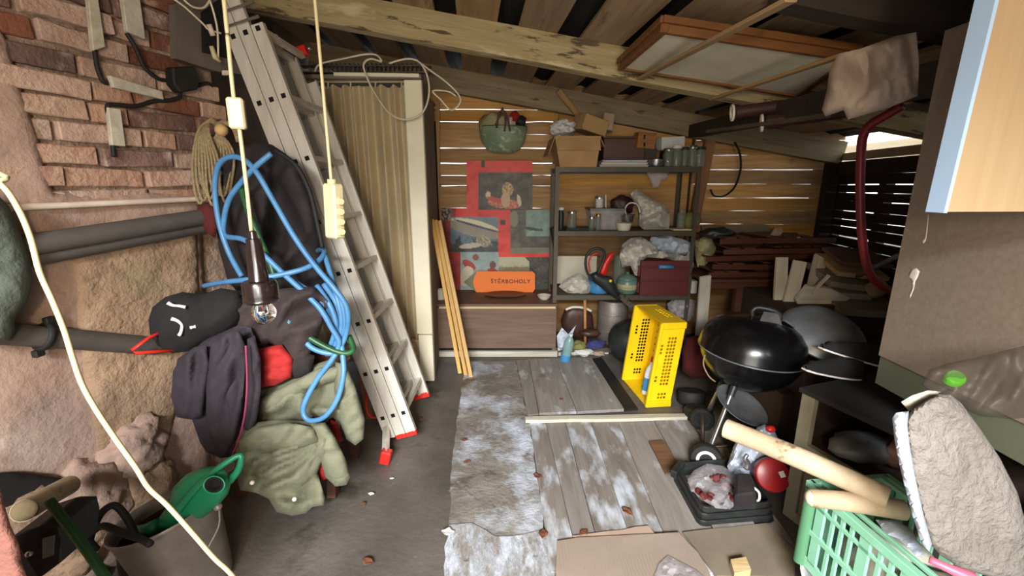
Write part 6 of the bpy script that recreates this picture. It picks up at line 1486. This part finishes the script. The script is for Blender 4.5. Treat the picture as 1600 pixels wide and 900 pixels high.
# clear bag with dark red plums
bag = T('clear_bag', 'clear plastic bag of dark red caps in the black crate', 'bag', cen + V((-.07, -.02, .02)))
mb = MB(); mb.puff([(1072, 752), (1084, 735), (1105, 724), (1130, 728), (1148, 740), (1158, 765), (1155, 785), (1140, 796), (1118, 794), (1096, 780), (1080, 768)], lambda x, y: PZ(x, y, .10), bulge=.06, thick=.06, res=5, edge=22, rough=.012, rsc=.03, seed=60, fold=[(50, 24, .012, .5)]); mb.obj('film', 'clear_film', bag, smooth=30)
for k in range(16):
    x, y = random.uniform(1086, 1146), random.uniform(740, 788); dr = k % 2 == 0
    MB().lathe([(0, .006), (.013, .006), (.016, .002), (.016, -.005)], PZ(x, y, random.uniform(.11, .14)), Euler((random.uniform(-1, 1), random.uniform(-1, 1), 0)).to_matrix(), 12).obj('red_disc', 'dark_red_plastic' if dr else 'dark_red_cloth', smooth=40,
        label='dull red disc inside the clear bag in the black crate' if dr else 'near black red disc inside the clear bag in the black crate', cat='disc', group='dull red discs in the clear bag' if dr else 'near black red discs in the clear bag')
mb = MB(); mb.hexa([PZ(x, y, .05) for x, y in ((1145, 800), (1185, 800), (1188, 770), (1150, 765))] + [PZ(x, y, .20) for x, y in ((1148, 775), (1180, 770), (1172, 738), (1150, 738))]); mb.obj('black_bottle', 'black_coat', label='black square bottle in the black crate', cat='bottle', bevel=.01)
mb = MB(); mb.tube(path([(1166, 732, 1.72), (1168, 724, 1.72), (1164, 716, 1.72), (1168, 710, 1.72)]), [.016, .014, .01, .007], 10, k=3); mb.obj('chrome_fitting', 'steel_tube', smooth=True, label='small chrome fitting beside the black bottle', cat='fitting')
mb = MB(); mb.tube(path([(1150, 783, 1.66), (1172, 784, 1.65), (1185, 782, 1.66), (1186, 770, 1.68), (1178, 762, 1.7)]), .006, 7, k=4); mb.obj('plastic_loop', 'white_plastic', smooth=True, label='white plastic loop in the black crate', cat='loop')
mb = MB(); mb.puff([(1136, 728), (1146, 698), (1156, 680), (1180, 684), (1205, 698), (1222, 712), (1214, 742), (1190, 752), (1165, 748), (1142, 744)], lambda x, y: PY(x, y, 1.86), bulge=.06, thick=.06, res=5, edge=16, rough=.016, rsc=.045, fold=[(70, 20, .02, .5)], seed=61); mb.obj('bluish_bag', 'bluish_bag', smooth=18, label='bluish white plastic bag behind the black crate', cat='bag')
mb = MB(); mb.puff([(1178, 690), (1182, 668), (1194, 663), (1208, 668), (1218, 690), (1212, 704), (1190, 700)], lambda x, y: PY(x, y, 1.95), bulge=.05, thick=.05, res=5, edge=10, rough=.010, rsc=.04, seed=62); mb.obj('white_bag', 'bluish_bag', smooth=35, label='small white bag with a red tie behind the pale pole', cat='bag')
MB().blob(PY(1204, 670, 1.9), (.022, .02, .016), .2, 2, 2).obj('red_tie', 'red_plastic', smooth=True, label='red tie on the small white bag', cat='tie')
c = PY(1207, 742, 1.72)
t = T('red_tub', 'dark red round tub lid tilted beside the black crate', 'tub', V((c.x, c.y, 0)))
R_ = Euler((radians(62), radians(-20), 0)).to_matrix()
MB().lathe([(0, .014), (.066, .014), (.072, .010), (.074, 0), (.074, -.02), (.066, -.024)], c, R_, 32).obj('lid', 'red_lid', t, smooth=40)
MB().lathe([(.068, -.02), (.066, -.10), (0, -.10)], c, R_, 32).obj('body', 'black_plastic', t, smooth=40)
mb = MB(); q = c + R_ @ V((.035, -.005, .0155)); mb.box(q, (.022, .026, .002), R_); mb.obj('label_plate', 'paint_white', t, label='white label')
floorpoly('wood_block', [(1140, 884), (1164, 880), (1172, 900), (1146, 906)], 'pale_wood', .026, .03, 'small pale wood block at the bottom edge on the greyish board', cat='block')
floorpoly('plank_offcut', [(1014, 692), (1036, 690), (1062, 730), (1040, 742)], 'chest_wood', .022, .012, 'short dark brown offcut on the floor planks left of the black crate', cat='offcut')
# ---- cardboard and film on the floor, bottom
floorpoly('cardboard_sheet', [(870, 848), (905, 842), (1060, 834), (1090, 866), (1108, 896), (1118, 930), (868, 930)], 'pale_cardboard', .028, .008, 'ribbed cardboard sheet with brown stains on the floor boards', cat='cardboard', rag=.002)
floorpoly('cardboard_sheet', [(895, 838), (950, 832), (1012, 822), (1024, 838), (905, 845)], 'pale_card', .022, .005, 'torn brown cardboard strip under the ribbed sheet', cat='cardboard', rag=.003)
floorpoly('board', [(1066, 836), (1196, 822), (1245, 868), (1240, 905), (1120, 905)], 'fibre_board', .010, .016, 'greyish board on the floor in front of the black crate', cat='board', rag=.002)
mb = MB(); mb.puff([(1022, 900), (1030, 880), (1044, 868), (1060, 876), (1090, 892), (1105, 905), (1100, 940), (1030, 940)], lambda x, y: PZ(x, y, .045), bulge=.02, thick=.008, res=6, edge=20, rough=.016, rsc=.03, seed=63); mb.obj('clear_film', 'clear_film', smooth=30, label='crumpled clear film at the bottom edge on the cardboard', cat='film')
for k, (x, y, m, r, lb) in enumerate([(575, 878, 'dry_leaf', .018, 'brown leaf on the concrete floor at the bottom'), (568, 788, 'dry_leaf', .011, 'small orange leaf on the concrete by the canvas'), (580, 772, 'chip_white', .011, 'small white flake on the concrete by the canvas'), (612, 748, 'chip_white', .008, 'tiny white flake below the red ladder foot'), (700, 832, 'chip_white', .02, 'white scrap at the edge of the floor sheet'),
                             (840, 745, 'dry_leaf', .018, 'brown leaf in the middle of the floor sheet'), (730, 722, 'dry_leaf', .014, 'curled brown leaf at the left of the floor sheet'), (849, 835, 'dry_leaf', .020, 'brown scrap at the seam of the floor sheet'), (912, 834, 'dry_leaf', .018, 'brown leaf at the cardboard edge'), (877, 624, 'dry_leaf', .014, 'small brown leaf on the far floor planks'), (655, 655, 'dry_leaf', .022, 'brown leaf by the ladder foot'), (980, 800, 'dry_leaf', .02, 'flat brown leaf on the near planks'), (725, 688, 'dry_leaf', .016, 'dark leaf at the left edge of the sheet')]):
    p = PZ(x, y, .02 if x > 690 else .004); mb = MB()
    ang = random.uniform(0, 6.3)
    mb.grid(lambda u, v: p + V(((u - .5) * 2 * r * 1.4, (v - .5) * 2 * r * sin(pi * min(max(u, .06), .94)), r * .35 * noise.noise(V((u * 3, v * 3, k))) + r * .2 + .3 * r * abs(v - .5))), 8, 6, .0008)
    mb.obj('leaf' if m == 'dry_leaf' else 'flake', m, smooth=True, label=lb, cat='leaf' if m == 'dry_leaf' else 'flake').rotation_euler = (0, 0, ang)
# ================================================================== UNDER THE ROOF
# framed white panel lying on laths
cA, cB, cC, cD = PY(975, 106, 2.60), PY(1245, 148, 2.60), PY(1322, 92, 2.03), PY(1040, 50, 2.03)
t = T('framed_panel', 'white panel in an orange brown wooden frame stored under the roof', 'panel', (cA + cC) / 2)
nu3 = (cB - cA).cross(cD - cA).normalized(); nu3 = nu3 if nu3.z > 0 else -nu3
mb = MB(); mb.hexa([cA, cB, cC, cD, cA + nu3 * .012, cB + nu3 * .012, cC + nu3 * .012, cD + nu3 * .012]); mb.obj('infill', 'cream_panel', t)
cs = [cA, cB, cC, cD]; cg = (cA + cB + cC + cD) / 4
for k in range(4):
    a, b = cs[k], cs[(k + 1) % 4]; d = (b - a).normalized(); o_ = ((a + b) / 2 - cg); o_ = (o_ - d * o_.dot(d)).normalized()
    for lay, (off, zo, ww, hh_) in enumerate(((.012, .006, .028, .034), (.020, .036, .044, .028))):
        mb = MB(); mb.bar(a - d * .03 + o_ * off + nu3 * zo, b + d * .03 + o_ * off + nu3 * zo, ww, hh_, up=nu3); mb.obj('frame_rail' if lay == 0 else 'moulding', 'frame_orange', t, bevel=.003)
board('lath', PY(1000, 123, 2.68), PZ(1236, -1, 1.965), .038, .014, 'roof_board_wood', label='thin lath carrying the framed panel, longer left one', cat='lath')
board('lath', PY(1112, 155, 2.68), PZ(1312, 88, 1.925), .034, .014, 'roof_board_wood', label='thin lath carrying the framed panel, right one', cat='lath')
# cloth hanging from the beams
mb = MB(); mb.puff([(1310, 84), (1345, 76), (1400, 56), (1432, 50), (1436, 100), (1434, 150), (1390, 168), (1325, 187), (1318, 172), (1290, 182), (1284, 172), (1292, 140), (1296, 108)], lambda x, y: PY(x, y, 1.66 - (x - 1300) * .0012), bulge=.025, thick=.02, res=6, edge=16, fold=[(18, 44, .03, .5), (2, 26, .012, .4)], seed=70)
mb.obj('beige_cloth', 'beige_cloth', smooth=True, label='beige cloth hanging over a rail under the roof at right', cat='cloth')
for k, (a, b, lb) in enumerate([((1146, 176, 2.62), (1300, 156, 2.5), 'maroon tube with a pale spoked end cap, farther one under the roof'), ((1192, 192, 2.5), (1320, 174, 2.36), 'maroon tube with a pale spoked end cap, nearer one under the roof')]):
    t = T('tube', lb, 'tube', PY(*a)); p, q = PY(*a), PY(*b)
    MB().tube([p + (q - p).normalized() * .012, q], .034, 16).obj('barrel', 'maroon_metal', t, smooth=40)
    R_ = (p - q).to_track_quat('Z', 'Y').to_matrix()
    MB().lathe([(.034, 0), (.045, 0), (.047, .006), (.044, .012), (.034, .012), (.034, 0)], p, R_, 24).obj('cap_ring', 'enamel_white', t, smooth=40, label='pale ring')
    for j in range(3):
        an = j * 2 * pi / 3; mb = MB(); mb.bar(p + R_ @ V((0, 0, .006)), p + R_ @ V((.036 * cos(an), .036 * sin(an), .006)), .008, .006); mb.obj('spoke', 'enamel_white', t)
board('pole', PY(1105, 205, 2.95), PY(1295, 180, 2.0), .02, .02, 'rack_steel', label='thin grey pole under the two maroon tubes', cat='pole')

# ================================================================== sub-parts: hang small pieces on the part that carries them
def nest(root_name, part, subs, nth=False):
    for r in [o for o in bpy.data.objects if o.parent is None and o.name.split('.')[0] == root_name]:
        ps = [c for c in r.children if c.name.split('.')[0] == part]
        if not ps: continue
        for c in list(r.children):
            if c.name.split('.')[0] in subs and c.type == 'MESH':
                def mid(o):
                    n = len(o.data.vertices); q = V((0, 0, 0))
                    for v in o.data.vertices: q += v.co
                    return q / max(n, 1)
                m_ = mid(c); best = min(ps, key=lambda p: (mid(p) - m_).length)
                c.parent = best
nest('kettle_grill', 'lid', ('lid_handle', 'heat_shield', 'bracket', 'vent'))
nest('kettle_grill', 'bowl', ('rim_band', 'side_handle'))
nest('kettle_grill', 'wheel', ('wheel_ring', 'wheel_hub'))
nest('kettle_grill', 'leg', ('leg_socket',))
nest('hedge_trimmer', 'blade', ('tooth',))
nest('hedge_trimmer', 'front_handle', ('grip_inlay',))
nest('hedge_trimmer', 'motor_housing', ('badge',))
nest('bottle_crate', 'front_panel', ('emblem', 'lug'))
nest('pendant_lamp', 'bulb', ('filament',))
nest('power_strip', 'housing', ('socket', 'cable_grip'))
nest('watering_can', 'body', ('filler_opening', 'filler_rim', 'spout'))
nest('enamel_pot', 'body', ('label_band',))
nest('detergent_bottle', 'body', ('label_band',))
nest('water_bottle', 'body', ('label_band',))
nest('bucket', 'body', ('handle_ear',))
nest('tool_case', 'body', ('label_plate', 'button'))
nest('red_tub', 'lid', ('label_plate',))
nest('meter_board', 'panel', ('recess', 'clip'))
nest('tall_cabinet', 'side_panel', ('paint_drip',))
nest('tube', 'cap_ring', ('spoke',))
nest('army_tarp', 'lower_flap', ('press_stud',))
nest('arrow_sign', 'board', ('lettering', 'arrow_tip'))
nest('black_jacket', 'body', ('drawstring',))
nest('shoulder_bag', 'body', ('band',))
